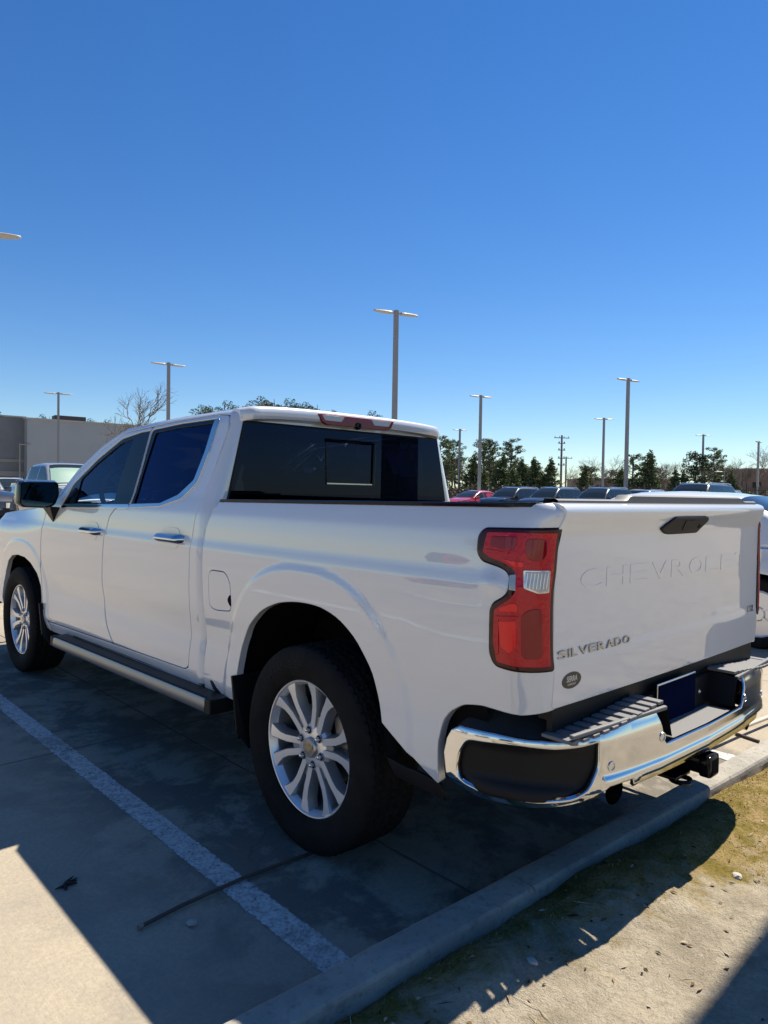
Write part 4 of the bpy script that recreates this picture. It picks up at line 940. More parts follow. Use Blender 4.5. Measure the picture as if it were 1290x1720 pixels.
# utility poles
def utility(px, dp, h, arms, lb):
    root = empty('utility_pole', pt(px, dp), -YAW+.15, label=lb, cat='utility pole'); mb = MB(); mb.tube([(0,0,0),(0,0,h)], [.19,.13], 10); mb.build('pole', mat('grey_wood', (.20,.18,.16), .9), root)
    for i, z in enumerate(arms):
        mb = MB(); L = 1.15 if i == 0 else .55; mb.box((0,0,z), (2*L,.10,.11)); c_ = mb.build('crossarm', polem, root); mb = MB()
        for x in (-L+.1, L-.1, -.35, .35): mb.tube([(x,0,z+.05),(x,0,z+.28)], [.05,.035], 6)
        mb.build('insulators', polem, c_)
utility(941, 105, 10.3, (9.9,9.1,8.1,6.9,5.9), 'utility pole with many stacked crossarms left of the lamp posts')
utility(949, 130, 8.6, (8.3,), 'smaller distant utility pole with one crossarm')
utility(898, 150, 5.6, (5.3,), 'faint tiny utility pole above the fence')
# ------------------------------------------------------------------ fence
fenm = mat('black_fence', (.012,.012,.014), .5); fen = empty('picket_fence', (48,0,.33), label='long black metal picket fence behind the parked cars', cat='fence')
pan = None
for j in range(27):
    y = 4+j*2.44; mb = MB(); mb.box((0,0,1.10), (.075,.075,2.2)); mb.box((0,0,2.22), (.10,.10,.05)); p_ = mb.build('fence_post', fenm, fen) if j == 0 else bpy.data.objects.new('fence_post', pm0)
    if j == 0: pm0 = p_.data
    else: col.objects.link(p_); p_.parent = fen
    p_.location = (0, y, 0)
    if j < 26:
        if pan is None:
            mb = MB(); mb.box((0,1.22,.25), (.03,2.4,.04)); mb.box((0,1.22,1.80), (.03,2.4,.04))
            for q in range(19): mb.box((0,.12+q*.122,1.05), (.02,.02,2.0))
            pan = mb.build('fence_panel', fenm, fen); pan.location = (0,y,0)
        else: q = pan.copy(); col.objects.link(q); q.location = (0,y,0)
# ------------------------------------------------------------------ buildings
k = NT('grey_wall'); c = k.mix(k.ramp(k.noise(.4, 5), .4, .6), (.29,.315,.335), (.305,.33,.35))
s2 = k.n('ShaderNodeSeparateXYZ'); k.l(k.tc.outputs['Object'], s2.inputs[0]); pj = k.math('PINGPONG', k.math('ADD', s2.outputs[0], 900.), 3.05); jt = k.ramp(pj, .035, .01)
c = k.mix(k.math('MULTIPLY', jt, .5), c, (.15,.155,.155)); k.l(c, k.b.inputs['Base Color']); k.b.inputs['Roughness'].default_value = .85; gwall = k.m
A, B = pt(45, 70), pt(420, 84); dirv = (B-A); L = dirv.length; ang = math.atan2(dirv.y, dirv.x)
bl_ = empty('grey_building', (A.x, A.y, .33), ang, label='long flat roofed grey building at the left behind the lamp posts', cat='building')
mb = MB(); mb.box((L/2, 12, 4.0), (L, 24, 8.0)); mb.build('wall', gwall, bl_)
mb = MB(); mb.box((L/2, 12, 8.06), (L+.3, 24.3, .14)); mb.build('parapet_cap', mat('cap_metal', (.35,.35,.34), .5), bl_)
mb = MB(); mb.box((-7.2, 14.6, 4.1), (14.4, 26, 8.2)); wg = mb.build('wing', mat('wing_wall', (.15,.165,.18), .85, noise=.08, nscale=.8), bl_)
mb = MB(); mb.box((-7.2, 1.55, 3.9), (14.4, .08, .30)); mb.build('wall_band', mat('band', (.24,.235,.225), .8), bl_); mb = MB(); mb.box((-7.2, 1.55, 2.6), (14.4, .08, .50)); mb.build('wall_band', bpy.data.materials['band'], bl_)
mb = MB(); mb.box((-7.2, 14.6, 8.28), (14.7, 26.3, .14)); mb.build('parapet_cap', bpy.data.materials['cap_metal'], bl_)
mb = MB(); mb.box((5.2, 6.5, 8.75), (3.2, 1.6, .75), .04)
for q in range(6): mb.box((3.9+q*.52, 5.68, 8.75), (.30,.02,.5))
mb.build('rooftop_unit', mat('rooftop_dark', (.045,.04,.04), .7), bl_)
mb = MB(); mb.box((9.3, -.18, 5.5), (.45,.36,.16), .02); mb.build('wall_lamp', mat('wall_lamp', (.03,.03,.03), .5), bl_)
mb = MB(); mb.box((14.5, -.04, 1.1), (1.0,.08,2.2)); mb.build('door', mat('door_grey', (.12,.12,.12), .6), bl_)
A = pt(1249, 150); bk_ = empty('brick_building', (A.x, A.y, .33), -YAW-.15, label='brown brick building at the far right behind bare trees', cat='building')
mb = MB(); mb.box((9, 7, 3.85), (18, 14, 7.7)); mb.build('wall', mat('brown_brick', (.17,.115,.09), .9, noise=.15, nscale=1.2), bk_)
mb = MB(); mb.box((9, 7, 7.8), (18.3, 14.3, .25)); mb.build('parapet_cap', mat('brick_cap', (.30,.25,.21), .8), bk_)
for q in range(4): mb = MB(); mb.box((2.5+q*4.2, -.02, 4.4), (1.8,.06,1.2)); mb.build('window', M['gloss'], bk_)
A = pt(985, 145); bk_ = empty('warehouse', (A.x, A.y, .33), -YAW, label='low brown warehouse showing above the fence between tree trunks', cat='building')
mb = MB(); mb.box((9, 7, 2.5), (19, 14, 5.0)); mb.build('wall', mat('tan_wall', (.20,.15,.115), .9, noise=.1, nscale=1.), bk_); mb = MB(); mb.box((9, 7, 5.1), (19.4, 14.4, .2)); mb.build('roof', mat('brown_roof', (.13,.10,.085), .8), bk_)
mb = MB(); mb.box((6, -.03, 1.7), (3.2,.06,3.2)); mb.build('roller_door', mat('roller', (.28,.27,.26), .7), bk_)
# ------------------------------------------------------------------ trees
barkm = mat('bark', (.095,.075,.058), .95, noise=.3, nscale=6); barem = mat('bare_twigs', (.17,.145,.12), .95, noise=.2)
def leafm(name, cols): return pmat(name, cols, .8)
pineg = leafm('pine_needles', [(.10,.14,.05),(.14,.18,.07),(.07,.10,.04),(.18,.20,.10),(.13,.14,.065)]); pined = leafm('dark_pine_needles', [(.06,.085,.04),(.09,.115,.055),(.045,.065,.035),(.12,.14,.07)])
def clump(V, F, c, r, n, s, rng, fl=.6):
    for _ in range(n):
        while True:
            q = Vector((rng.uniform(-1,1), rng.uniform(-1,1), rng.uniform(-1,1)))
            if q.length < 1: break
        p = c+Vector((q.x*r, q.y*r, q.z*r*fl)); a = Vector((rng.gauss(0,1), rng.gauss(0,1), rng.gauss(0,.7))).normalized(); b_ = a.orthogonal().normalized(); b_.rotate(Matrix.Rotation(rng.uniform(0,6.28),3,a)); b = len(V); ss = s*rng.uniform(.6,1.3)
        V += [p-a*ss-b_*ss*.35, p+a*ss*.2-b_*ss*.5, p+a*ss, p+b_*ss*.5]; F.append((b,b+1,b+2,b+3))
def limb(mb, a, b, r0, r1, rng, n=3, w=.08):
    P = [a.lerp(b, i/n)+(Vector((rng.gauss(0,1),rng.gauss(0,1),rng.gauss(0,.6)))*w*(b-a).length*(0 if i in (0,n) else 1)) for i in range(n+1)]
    mb.tube(P, [r0+(r1-r0)*i/n for i in range(n+1)], 5, False); return P
def pine(kind, seed, H):
    rng = random.Random(seed); root = empty('pine_tree', (0,0,0)); mb = MB(); V = []; F = []
    top = Vector((rng.uniform(-.3,.3), rng.uniform(-.3,.3), H)); tr = limb(mb, Vector((0,0,0)), top*.97, H*.016+.06, .03, rng, 6, .012)
    def tp(t): i = min(int(t*6), 5); return tr[i].lerp(tr[i+1], t*6-i)
    if kind == 'cone':
        t = .10
        while t < .99:
            c = tp(t); R_ = H*.25*(1-t)**.75+.12
            for j in range(max(3, int(7*(1-t)+3))):
                if rng.random() < .12: continue
                a = rng.uniform(0,6.28); l = R_*rng.uniform(.55,1.15); e = c+Vector((math.cos(a)*l, math.sin(a)*l, l*.18+rng.uniform(-.1,.1))); limb(mb, c, e, .03, .012, rng, 2, .04)
                for f_ in (.45,.75,1.0): clump(V, F, c.lerp(e,f_), .22+.20*R_*.5, int(15+12*R_*.5), .105, rng, .7)
            t += .045
        clump(V, F, top, .18, 10, .15, rng, 1.5)
    elif kind == 'tall':
        for t in np.linspace(.38, .99, 15):
            c = tp(t); R_ = H*.16*math.sin(math.pi*min(1,(t-.30)/.80))**.7+.2
            for j in range(rng.randint(2,4)):
                a = rng.uniform(0,6.28); l = R_*rng.uniform(.5,1.25); e = c+Vector((math.cos(a)*l, math.sin(a)*l, l*.45)); limb(mb, c, e, .05, .015, rng, 2, .06)
                for f_ in (.7,1.0): clump(V, F, c.lerp(e,f_)+Vector((0,0,.1)), rng.uniform(.26,.50), 46, .105, rng, .6)
        clump(V, F, top, .45, 60, .105, rng, .8)
    else:   # round crowned
        for j in range(30):
            t = rng.uniform(.45,1.0); c = tp(t*.96); a = rng.uniform(0,6.28); l = H*.22*math.sqrt(max(.05,1-((t-.72)/.33)**2))*rng.uniform(.4,1.1); e = c+Vector((math.cos(a)*l, math.sin(a)*l, l*.35)); limb(mb, c, e, .06, .02, rng, 2, .06)
            clump(V, F, e, rng.uniform(.40,.80), 90, .12, rng, .65)
    mb.build('trunk', barkm, root, True, None); mesh('crown', V, F, pined if kind == 'round' else pineg, root, False); return root
def bare(seed, H, spread=.5, wd=1., tw=4):
    rng = random.Random(seed); root = empty('bare_tree', (0,0,0)); mb = MB(); m2_ = MB()
    def grow(p, d, l, r, lv):
        e = p+d*l; P = limb(mb if lv < 3 else m2_, p, e, r, r*.62, rng, 3, .07)
        if lv >= 3+tw-1: return
        for j in range(rng.randint(2,3)+(1 if lv > 1 else 0)):
            nd = (d+Vector((rng.gauss(0,1), rng.gauss(0,1), rng.gauss(.15,.6)))*spread).normalized(); s_ = P[-1] if j < 2 else P[2]
            grow(s_, nd, l*rng.uniform(.6,.85), r*.60, lv+1)
    grow(Vector((0,0,0)), Vector((.03,.02,1)).normalized(), H*.30, H*.016*wd, 0)
    mb.build('trunk', barem, root, True, None); mesh('twigs', m2_.V, m2_.F, barem, root); return root
pc = [pine('cone', 1, 5.2), pine('cone', 2, 5.6)]; ptl = [pine('tall', 3, 9.0), pine('tall', 4, 9.2)]; pr_o = [pine('round', 5, 7.0), pine('round', 6, 13.0)]; bt = [bare(8, 7.0, .42), bare(9, 7.5, .36), bare(21, 9.5, .62, 1.4, 4)]
used = set()
def tree(src, px, topy, dp, lb, cat, group=None, base=None, rz=0., lean=0, wx=1.):
    o = src if src.name not in used else copy_tree(src); used.add(src.name)
    hz = 820+(px/1290)*25.; H = (hz-topy)/FPX*dp*(.95 if dp < 100 and px > 700 else 1)+CAM[2]-.33; s = H/base; o.scale = (s*wx, s*wx, s); o.location = pt(px, dp); o.rotation_euler = (lean, 0, rz-YAW); tag(o, lb, cat, group); return o
GP = 'pines beyond the picket fence'; GB = 'leafless trees beyond the picket fence'
P_ = 'pine tree'
tl = [(ptl[0],741,733,92,'dense pine clump tree hidden by the cab edge',9.0),(ptl[1],757,741,95,'pine just left of the half hidden lamp post',9.2),(pr_o[0],748,775,80,'bushy dark pine low beside the cab pillar',7.0),(ptl[0],822,738,95,'tall thin pine right of the taller nearby lamp post',9.0),
 (ptl[1],812,741,98,'tall pine immediately behind the lamp post beside the cab',9.2),(ptl[0],855,738,92,'tall open pine standing alone between post and evergreens',9.0),(pc[0],790,760,84,'narrow dark evergreen between two lamp posts',5.2),(pc[1],838,763,86,'wide green pine under the two tall thin pines',5.6),
 (pc[0],880,769,88,'first of the three evergreens, left of the utility pole',5.2),(pc[1],901,768,86,'middle one of the three evergreens by the utility pole',5.6),(pc[0],919,769,85,'evergreen closest on the left to the utility pole',5.2),(pc[1],978,783,86,'small evergreen right of the utility poles',5.6),
 (pc[0],1046,787,86,'low evergreen at the foot of the tallest right post',5.2),(ptl[1],1061,765,88,'pine right behind the small distant lamp post',9.2),(pc[1],1083,757,86,'broad dark conical pine right of the tallest post',5.6),(pc[0],1137,788,86,'small conical pine left of the round crowned pine',5.2),
 (pc[1],1151,794,86,'lowest conical pine beside the round crowned pine',5.6),(pr_o[0],1166,761,86,'round crowned pine left of the post above the suv',7.0),(ptl[0],1203,754,86,'leaning tall pine right of the post above the suv',9.0),(pc[0],1231,793,84,'small dark pine in front of the bare trees at right',5.2),(pc[1],865,785,82,'low pine at the foot of the lone open pine',5.6),(pc[0],808,787,80,'low pine at the foot of the lamp post by the cab',5.2)]
for i, (s_, px, ty, dp, lb, b_) in enumerate(tl): tree(s_, px, ty, dp, lb, P_, GP, b_, i*1.7, .10 if 'leaning' in lb else 0, 1.15 if s_ in pc else 1.)
for i, (s_, px, ty, dp, lb, b_) in enumerate([(bt[0],1000,762,96,'brown leafless tree left of the tallest right post',7.0),(bt[1],1012,768,99,'twiggy leafless tree behind the shorter post beside the tallest',7.5),(bt[0],1112,772,92,'pale leafless tree right of the broad conical pine',7.0),(bt[1],1125,778,95,'low leafless tree beside the small conical pine',7.5),
  (bt[0],1272,744,88,'large leafless tree before the brick building at right edge',7.0),(bt[1],1245,765,90,'leafless tree left of the one before the brick building',7.5),(bt[1],1190,768,93,'thin leafless tree between round pine and leaning pine',7.5),(bt[0],775,770,98,'leafless tree behind the narrow dark evergreen',7.0)]):
    tree(s_, px, ty, dp, lb, 'leafless tree', GB, b_, i*1.3, 0, 1.1)
for i, (s_, px, ty, dp, lb, b_) in enumerate([(pr_o[0],762,770,104,'bushy pine filling the gap right of the half hidden post',7.0),(pr_o[0],832,776,106,'bushy low pine between the two tall thin pines',7.0),(pr_o[0],868,781,108,'bushy low pine right of the lone open pine',7.0),
  (pr_o[0],892,786,110,'bushy low pine between the first two evergreens',7.0),(pr_o[0],990,786,108,'bushy low pine beside the small evergreen',7.0),(pr_o[0],1031,793,110,'bushy low pine just left of the tallest right post',7.0),(pr_o[0],1098,790,108,'bushy low pine right of the broad conical pine',7.0),
  (pr_o[0],1182,788,108,'bushy low pine right of the round crowned pine',7.0),(pr_o[0],1218,790,106,'bushy low pine between the leaning pine and small dark pine',7.0)]): tree(s_, px, ty, dp, lb, P_, GP, b_, i*2.3, 0, 1.25)
for i, (px, ty, lb) in enumerate([(930,784,'thin leafless tree right beside the utility pole'),(962,788,'small leafless tree right of the utility poles'),(800,768,'leafless tree between the lamp post and the tall pines'),(1100,768,'leafless tree above the low bushy pine right of the conical pine'),(1145,776,'leafless tree behind the small conical pines'),(1224,760,'leafless tree right of the leaning pine')]):
    tree(bt[i % 2], px, ty, 101, lb, 'leafless tree', GB, (7.0,7.5)[i % 2], i*1.9, 0, 1.2)
tree(bt[2], 217, 648, 60, 'large spreading leafless tree behind the cab, beside a lamp post', 'leafless tree', None, 9.0, .6, 0, .80)
GF = 'pines showing above the cab roof'
for i, (px, ty, dp, wx) in enumerate([(352,680,104,1.0),(378,675,108,1.0),(432,672,104,1.1),(455,666,100,1.1),(480,672,106,1.1),(503,681,104,1.1),(528,676,100,1.),(618,692,112,.9),(548,688,110,.8)]):
    tree(pr_o[1], px, ty, dp, ['pine crown top just left of the cab roof corner','pine crown near the left end of the cab roof','pine crown directly above the roof corner seam','tallest pine crown above the cab roof','pine crown just right of the tallest crown','low pine crown in the middle of the group above the roof','rightmost large pine crown of the group above the roof','lone small pine crown left of the tall lamp post','faint low crown at the right end of the roof group'][i], P_, GF, 13.0, i*2.1, 0, wx)
for i, (px, ty, lb) in enumerate([(80,695,'small pine top over the grey roof left of the rooftop unit'),(160,703,'pine top over the grey roof right of the rooftop unit'),(178,705,'second pine top over the grey roof right of the unit'),(200,709,'pine top at the right end of the visible grey roof')]):
    tree(pr_o[1], px, ty, 125, lb, P_, None, 13.0, i*1.1, 0, .8)
tree(pr_o[0], -30, 690, 52, 'leafy tree at the left edge before the grey building', 'tree', None, 7.0, 1.0, 0, .8)
# undergrowth behind the fence
V = []; F = []; rng = random.Random(3)
for i in range(420):
    px = rng.uniform(735, 1330); dp = rng.uniform(70, 100); c = pt(px, dp); h = rng.uniform(.8, 2.6); clump(V, F, c+Vector((0,0,h*.5)), rng.uniform(.8,1.6), 60, .24, rng, .9)
tag(mesh('undergrowth', V, F, leafm('scrub', [(.11,.085,.05),(.085,.08,.035),(.15,.12,.08),(.06,.065,.025),(.18,.14,.10)]), None, False), 'brown and olive scrub behind the picket fence', None, None, 'stuff')
# ------------------------------------------------------------------ parked vehicles
def ip(x, T_): return float(np.interp(x, [a for a, b in T_], [b for a, b in T_]))
def vehicle(S, paint, dark=None):
    L, w, H, bz = S['L']/2, S['w'], S['H'], S['belt']; root = empty('car', (0,0,0)); gl = M['autoglass']
    top = S['top']; fy, ry = S['axles']; ar = S['R']
    def wf(y, z):
        e = max(0, (abs(y)-(L-.9))/.9); zz = (z-.2)/(bz-.2)
        return w*(.955+.045*math.sin(math.pi*min(1, max(0, zz)))**.8)-.055*float(sst(.75,1.05,zz))-.30*w*e**2.6
    def F0(y, z): return np.array([-wf(y, z), y, z])
    ys = list(np.linspace(-L, L, 25)); zt = lambda y: ip(y, top)
    def arch(yc): return [(yc+ar*1.17*math.cos(a), .34+max(-.12, ar*1.17*math.sin(a))) for a in np.linspace(math.pi+.25, -.25, 15)]
    zb = .24; P = [(-L, .40), (-L+.12, zb)]+arch(ry)+arch(fy)+[(L-.12, zb), (L, .38)]+[(y, zt(y)) for y in ys[::-1]]
    a_ = panel('side_panel', F0, P, paint, root, res=.14, thick=.05, r=.006, flip=-1)
    mesh('side_panel', [(-v.co.x, v.co.y, v.co.z) for v in a_.data.vertices], [tuple(p.vertices)[::-1] for p in a_.data.polygons], paint, root, True, [(-n.vector.x, n.vector.y, n.vector.z) for n in a_.data.vertex_normals])
    mb = MB()
    def hd(u, v):
        y = -L+2*L*v; x = 2*u-1; q = wf(y, zt(y)); return (x*(q-.003), y, zt(y)+.05*(1-abs(x)**2.5)*min(1, (L-abs(y))/.5+.15)-.003)
    mb.grid(hd, 12, 40); mb.build('bonnet_and_deck', paint, root, True, None)
    for s in (1, -1):
        mb = MB(); z1 = zt(s*L)
        mb.grid(lambda u, v: ((2*u-1)*wf(L, .3+v*(z1-.3)), s*(L+.10*(1-(2*u-1)**2)+.03*math.sin(math.pi*v)), .30+v*(z1-.295)), 12, 6); mb.build('front_end' if s > 0 else 'rear_end', paint, root, True, None)
    mb = MB(); mb.grid(lambda u, v: ((2*u-1)*.62*w, L+.118-.06*(2*u-1)**2, .42+v*(zt(L)-.58)), 8, 3); mb.build('grille', M['gloss'], root, True)
    for s in (-1, 1):
        zl = zt(L)-.16; mb = MB(); mb.grid(lambda u, v: (s*(w*.52+u*w*.20), L+.095-.16*u*u-.02*u, zl+v*.13), 6, 2); mb.build('headlight', M['clear'], root, True)
        zl = zt(-L)-.24; mb = MB(); mb.grid(lambda u, v: (s*(w*.50+u*w*.235), -L-.10+.15*u*u+.0*u, zl+v*.20), 6, 2); mb.build('tail_light', M['red'], root, True)
    for yc in (fy, ry):
        for s in (-1, 1):
            mb = MB(); mb.lathe([(-.10,.01),(-.10,ar*.18),(-.085,ar*.22),(-.085,ar*.62),(-.10,ar*.66),(-.095,ar*.68)], 28); 
            for q in range(5):
                a = q*2*math.pi/5; mb.add([(-.098,math.cos(a+d)*r,math.sin(a+d)*r) for d, r in ((-.16,ar*.12),(.16,ar*.12),(.11,ar*.64),(-.11,ar*.64))], [(0,1,2,3)])
            rm_ = mb.build('wheel_rim', M['alloy'], root); rm_.location = (s*(w-.13), yc, ar); rm_.rotation_euler.z = 0 if s < 0 else math.pi
            mb = MB(); mb.lathe([(-.095,ar*.68),(-.108,ar*.80),(-.10,ar*.95),(-.08,ar),(.08,ar),(.1,ar*.9)], 32); t_ = mb.build('tyre', M['tyre'], rm_, True)
            mb = MB(); mb.lathe([(-.075,ar*.20),(-.075,ar*.66)], 24); mb.build('wheel_inner', M['dark'], rm_)
            mb = MB(); mb.lathe([(-.02,ar*1.22),(.35,ar*1.22)], 20, 'x'); 
            o = mb.build('wheel_well', M['dark'], root); o.location = (s*(w-.06), yc, .38); o.rotation_euler.z = 0 if s < 0 else math.pi
    mb = MB(); mb.box((0,0,.42), (1.5*w, 2*L-.5, .30)); mb.build('underbody', M['dark'], root)
    # greenhouse
    y0, y1, y2, y3 = S['gh']; bz0 = zt(y0); bz3 = zt(y3)
    prof = [(y3, bz3), (y3+(y2-y3)*.5, bz3+(H-bz3)*.62), (y2, H-.03), (y2+.25, H), ((y1+y2)/2, H+.015), (y1-.25, H), (y1, H-.035), (y1+(y0-y1)*.5, bz0+(H-bz0)*.56), (y0, bz0)]
    px_ = [a for a, b in prof]; pz_ = [b for a, b in prof]
    def zr(y): return float(np.interp(y, px_, pz_))
    wb = w*.93; wt = w*S.get('tum', .70)
    def zbl(y): return ip(y, top)-.01
    def wz(y, z): t = max(0, min(1.05, (z-bz)/(H-bz))); return wb+(wt-wb)*t**1.25-.05*abs(y-(y1+y2)/2)**2*.15
    def gh(u, v):
        y = y3+(y0-y3)*v; Z = zr(y); b0 = zbl(y); x = 2*u-1; a = abs(x); s = -1 if x < 0 else 1
        if a > .62:
            t = (1-a)/.38; z = b0+(Z-.05-b0)*t; return (s*wz(y, z), y, z)
        q = a/.62; W1 = wz(y, max(b0, Z-.05)); return (s*W1*q, y, Z-.05*q**5+.02*(1-q*q))
    mb = MB(); mb.grid(gh, 34, 40); mb.build('roof', paint, root, True, rad(60))
    def gF(y, z): return np.array([-wz(y, z), y, z])
    hz_ = lambda y: min(zr(y)-.085, H-.10)
    seg = S['win']
    for (a, b, fr_, rr_) in seg:      # each side window
        n = 8; yy = np.linspace(a, b, n); P = [(y, max(zbl(y), bz)+.035) for y in yy]+[(y, max(hz_(y), max(zbl(y), bz)+.05)) for y in yy[::-1]]
        P = [P[i] for i in range(len(P))]
        try:
            w_ = panel('window', gF, P, gl, root, res=.2, off=.004, thick=.003, r=.001, flip=-1)
            mesh('window', [(-v.co.x, v.co.y, v.co.z) for v in w_.data.vertices], [tuple(p.vertices)[::-1] for p in w_.data.polygons], gl, root, True, [(-n.vector.x, n.vector.y, n.vector.z) for n in w_.data.vertex_normals])
        except Exception: pass
    def onroof(x, y): Z = zr(y); W1 = wz(y, max(zbl(y), Z-.05)); q = abs(x)/W1; return Z-.05*q**5+.02*(1-q*q)+.006
    for nm, ya, yb in (('windshield', y1+.02, y0-.05), ('rear_window', y2-.02, y3+.04)):
        mb = MB(); mb.grid(lambda u, v: (lambda y: ((2*u-1)*wz(y, zr(y))*.90, y, onroof((2*u-1)*wz(y, zr(y))*.90, y)))(ya+(yb-ya)*v), 10, 8); mb.build(nm, gl, root, True, None)
    if S.get('rails'):
        for s in (-1, 1): mb = MB(); mb.tube([(s*wt*.92, y, H+(.045 if abs(y-(y1+y2)/2) < (y1-y2)/2-.25 else .0)) for y in np.linspace(y2+.05, y1-.15, 9)], .022, 6); mb.build('roof_rail', M['satin'], root, True)
    for s in (-1, 1):
        mb = MB(); mb.box((s*(w+.03), y0-.28, bz+.06), (.20,.10,.13), .03); mb.build('door_mirror', dark or paint, root, True)
        for (a, b, *_q) in seg[:2]: mb = MB(); yh = a+.14 if a < b else b+.14; mb.box((s*(wf(yh, bz-.12)+.012), yh, bz-.13), (.03,.17,.028), .008); mb.build('door_handle', M['chrome'], root, True)
    mb = MB()
    for s in (-1, 1):
        mb.add([(s*(wz(y, z)+.005+ex), y, z) for y, z, ex in ((y0-.2,bz+.02,0),(y3+.3,bz+.02,0),(y3+.3,bz+.035,0),(y0-.2,bz+.035,0))], [(0,1,2,3)])
    mb.build('belt_trim', M['satin'], root)
    if S.get('bed'):
        mb = MB(); mb.box((0, (y3-L)/2+.02, S['bed']+.012), (1.62*w, (y3+L)-.25, .02)); mb.build('bed_cover', M['black'], root)
    return root
M['autoglass'] = mat('tinted_auto_glass', (.02,.028,.032), .04, 0, 0, .02, ior=1.5)
SED = dict(L=4.8, w=.92, H=1.46, belt=.95, R=.34, axles=(1.45,-1.37), gh=(1.10,.25,-.95,-1.72), tum=.66, top=[(-2.4,.93),(-2.3,1.0),(-1.75,1.04),(0,.96),(1.1,.99),(1.9,.88),(2.3,.76),(2.4,.68)], win=[(.92,.02,0,0),(-.05,-1.25,0,0)])
CRO = dict(L=4.7, w=.94, H=1.66, belt=1.04, R=.36, axles=(1.42,-1.33), gh=(1.05,.35,-1.75,-2.22), tum=.72, top=[(-2.35,.98),(-2.25,1.10),(0,1.05),(1.05,1.08),(1.9,1.0),(2.25,.90),(2.35,.78)], win=[(.88,.02,0,0),(-.05,-.95,0,0),(-1.02,-1.85,0,0)], rails=1)
SUV = dict(L=5.2, w=1.0, H=1.86, belt=1.20, R=.40, axles=(1.60,-1.45), gh=(1.20,.55,-2.1,-2.45), tum=.76, top=[(-2.6,1.1),(-2.5,1.22),(0,1.21),(1.2,1.22),(2.1,1.16),(2.5,1.05),(2.6,.92)], win=[(1.0,.12,0,0),(.05,-.95,0,0),(-1.03,-2.1,0,0)], rails=1)
PIC = dict(L=5.7, w=.98, H=1.88, belt=1.22, R=.40, axles=(1.85,-1.55), gh=(1.35,.70,-.62,-.85), tum=.74, top=[(-2.85,1.28),(-.90,1.30),(-.8,1.22),(1.35,1.22),(2.2,1.17),(2.7,1.06),(2.85,.95)], win=[(1.15,.30,0,0),(.22,-.58,0,0)], bed=1.29)
def paintm(n, c, met=.0): return mat(n, c, .3, met, 1, .02)
pb, pk, pn, pg, pr2, pw, ps = paintm('black_paint', (.012,.013,.015)), paintm('charcoal_paint', (.035,.038,.042), .3), paintm('navy_paint', (.02,.03,.05), .2), paintm('grey_paint', (.30,.31,.31), .3), paintm('red_paint', (.42,.012,.012)), paintm('white_paint', (.70,.70,.69)), paintm('silver_paint', (.42,.43,.44), .4)
made = {}
def park(S, paint, loc, rz, label, cat, group=None, H=None):
    k_ = (id(S), paint.name); o = made.get(k_)
    if o is None: o = vehicle(S, paint); made[k_] = o
    else: o = copy_tree(o)
    o.location = loc; o.rotation_euler = (0,0,rz); o.name = 'car'; tag(o, label, cat, group); return o
GC = 'dark vehicles parked side by side before the fence'; X0 = 32.3; Q = math.pi/2
park(SED, pr2, (X0,26.9,.33), Q, 'red sedan seen just right of the cab', 'car')
park(CRO, pb, (X0,23.9,.33), Q, 'black crossover next to the red sedan', 'car', GC)
park(CRO, pk, (X0,21.1,.33), Q, 'charcoal crossover with silver roof rails, second from the red sedan', 'car', GC)
park(CRO, pn, (X0,18.0,.33), Q, 'navy crossover in the middle of the dark row', 'car', GC)
park(SED, pb, (X0,15.2,.33), Q, 'black sedan with the lowest roof of the dark row', 'car', GC)
park(SUV, pb, (X0-1.0,12.3,.33), Q, 'big black suv, largest of the dark row above the tailgate', 'suv', GC)
park(SED, pw, (40.5,33.3,.33), -Q, 'white sedan parked behind the red sedan', 'car')
park(SED, pw, (42.5,23.3,.33), -Q, 'white car roof showing behind the navy crossover', 'car')
park(CRO, pw, (42.0,28.6,.33), -Q, 'white crossover roof behind the charcoal crossover', 'car')
park(CRO, ps, (41.8,15.0,.33), -Q, 'silver crossover behind the big black suv', 'car')
park(CRO, pg, (41.5,19.6,.33), -Q, 'silver grey crossover behind the low black sedan', 'car')
NS_ = dict(SED); NS_.update(H=1.50, gh=(1.15,.35,-1.05,-1.80)); park(NS_, pw, (5.52,1.64,0), 0, 'white sedan parked two bays right of the pickup, wheel at the photo edge', 'car')
sp_ = park(PIC, ps, (4.95,20.3,.33), math.pi, 'silver crew cab pickup facing us behind the side mirror', 'pickup truck')
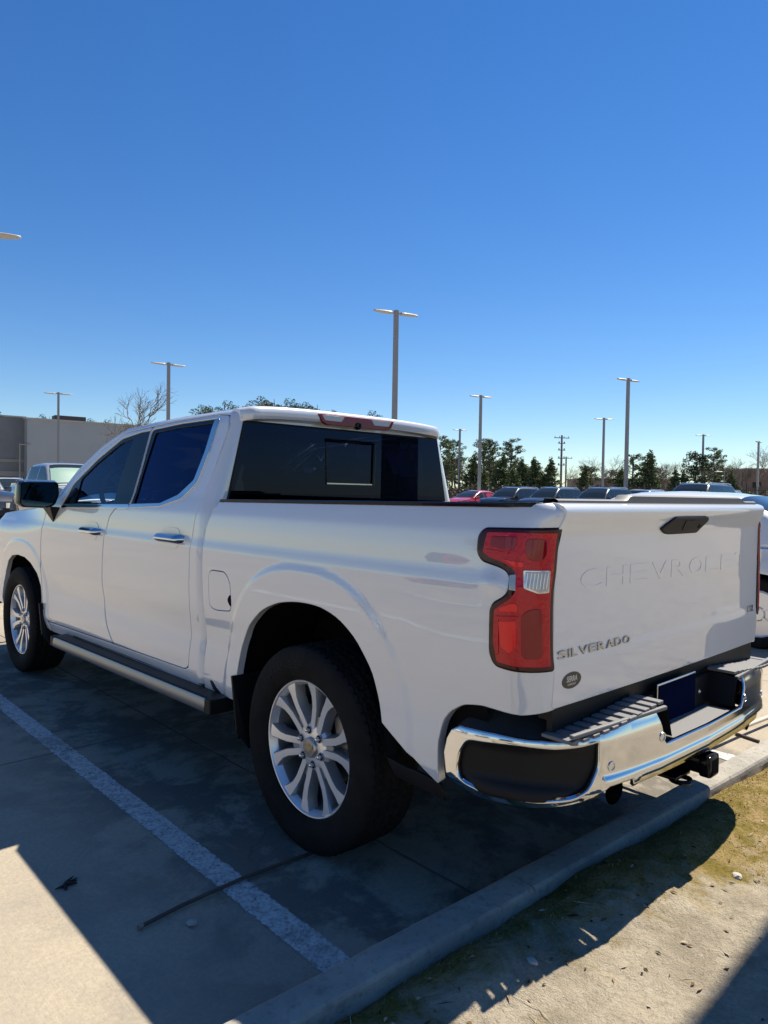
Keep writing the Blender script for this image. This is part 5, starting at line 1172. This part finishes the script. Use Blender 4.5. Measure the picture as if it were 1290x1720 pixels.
wsd = [c for c in kids(sp_) if c.name.startswith('windshield')][0]; mb = MB(); mb.add([tuple(Vector(v.co)*1.0+Vector((0,.012,.012))) for v in wsd.data.vertices if True], [tuple(p.vertices) for p in wsd.data.polygons if .12 < (p.center.x+.9)/1.8 < .92 and p.center.z < 1.72]); mb.build('sunshade', mat('pale_sunshade', (.22,.36,.30), .35), wsd, True)
park(CRO, pk, (2.0,19.6,.33), math.pi, 'dark grey crossover at the left edge beside the silver pickup', 'car')
park(SED, pw, (.52,15.2,.12), 0, 'white sedan with red tail light at the left edge', 'car')
park(CRO, pw, (8.3,38.5,.33), math.pi, 'distant white crossover in front of the grey building', 'car')
park(SED, pn, (5.2,38.0,.33), math.pi, 'distant blue sedan left of the distant white crossover', 'car')
# the other side of the lot, seen mirrored in the paint
GR = 'vehicles parked across the lot'
park(SUV, pb, (-14.5,-3.0,.3), -Q, 'black suv across the lot, outside the photo on the left', 'suv', GR)
park(PIC, ps, (-14.8,1.4,.3), -Q, 'silver pickup across the lot, outside the photo', 'pickup truck', GR)
park(CRO, pw, (-14.4,5.6,.3), -Q, 'white crossover across the lot, outside the photo', 'car', GR)
park(SED, pr2, (-14.5,9.8,.3), -Q, 'red sedan across the lot, outside the photo', 'car', GR)
park(CRO, pk, (3.0,-13.0,.25), .1, 'dark crossover behind the verge, outside the photo', 'car', GR)
park(SUV, pb, (-1.5,-13.5,.25), .1, 'black suv behind the verge, outside the photo', 'suv', GR)
for i, (x, y, s_) in enumerate([(-30,-8,0),(-34,4,1),(-28,16,0),(-10,-32,1),(-18,-34,0),(-34,-16,1),(-26,-30,0),(-22,-24,1)]):
    o = copy_tree(pr_o[1]); o.scale = (.7,.7,.45+.10*s_); o.location = (x, y, .33); o.rotation_euler = (0,0,i*1.3); tag(o, ['pine outside the photo, directly left of the lot','pine outside the photo, beyond the silver pickup across the lot','pine outside the photo, farthest forward on the left','pine outside the photo, behind the black suv past the verge','pine outside the photo, second behind the verge','pine outside the photo, third behind the verge','pine outside the photo, last one on the right behind the verge','pine outside the photo, in the corner of the lot'][i], P_, 'pines behind the camera')
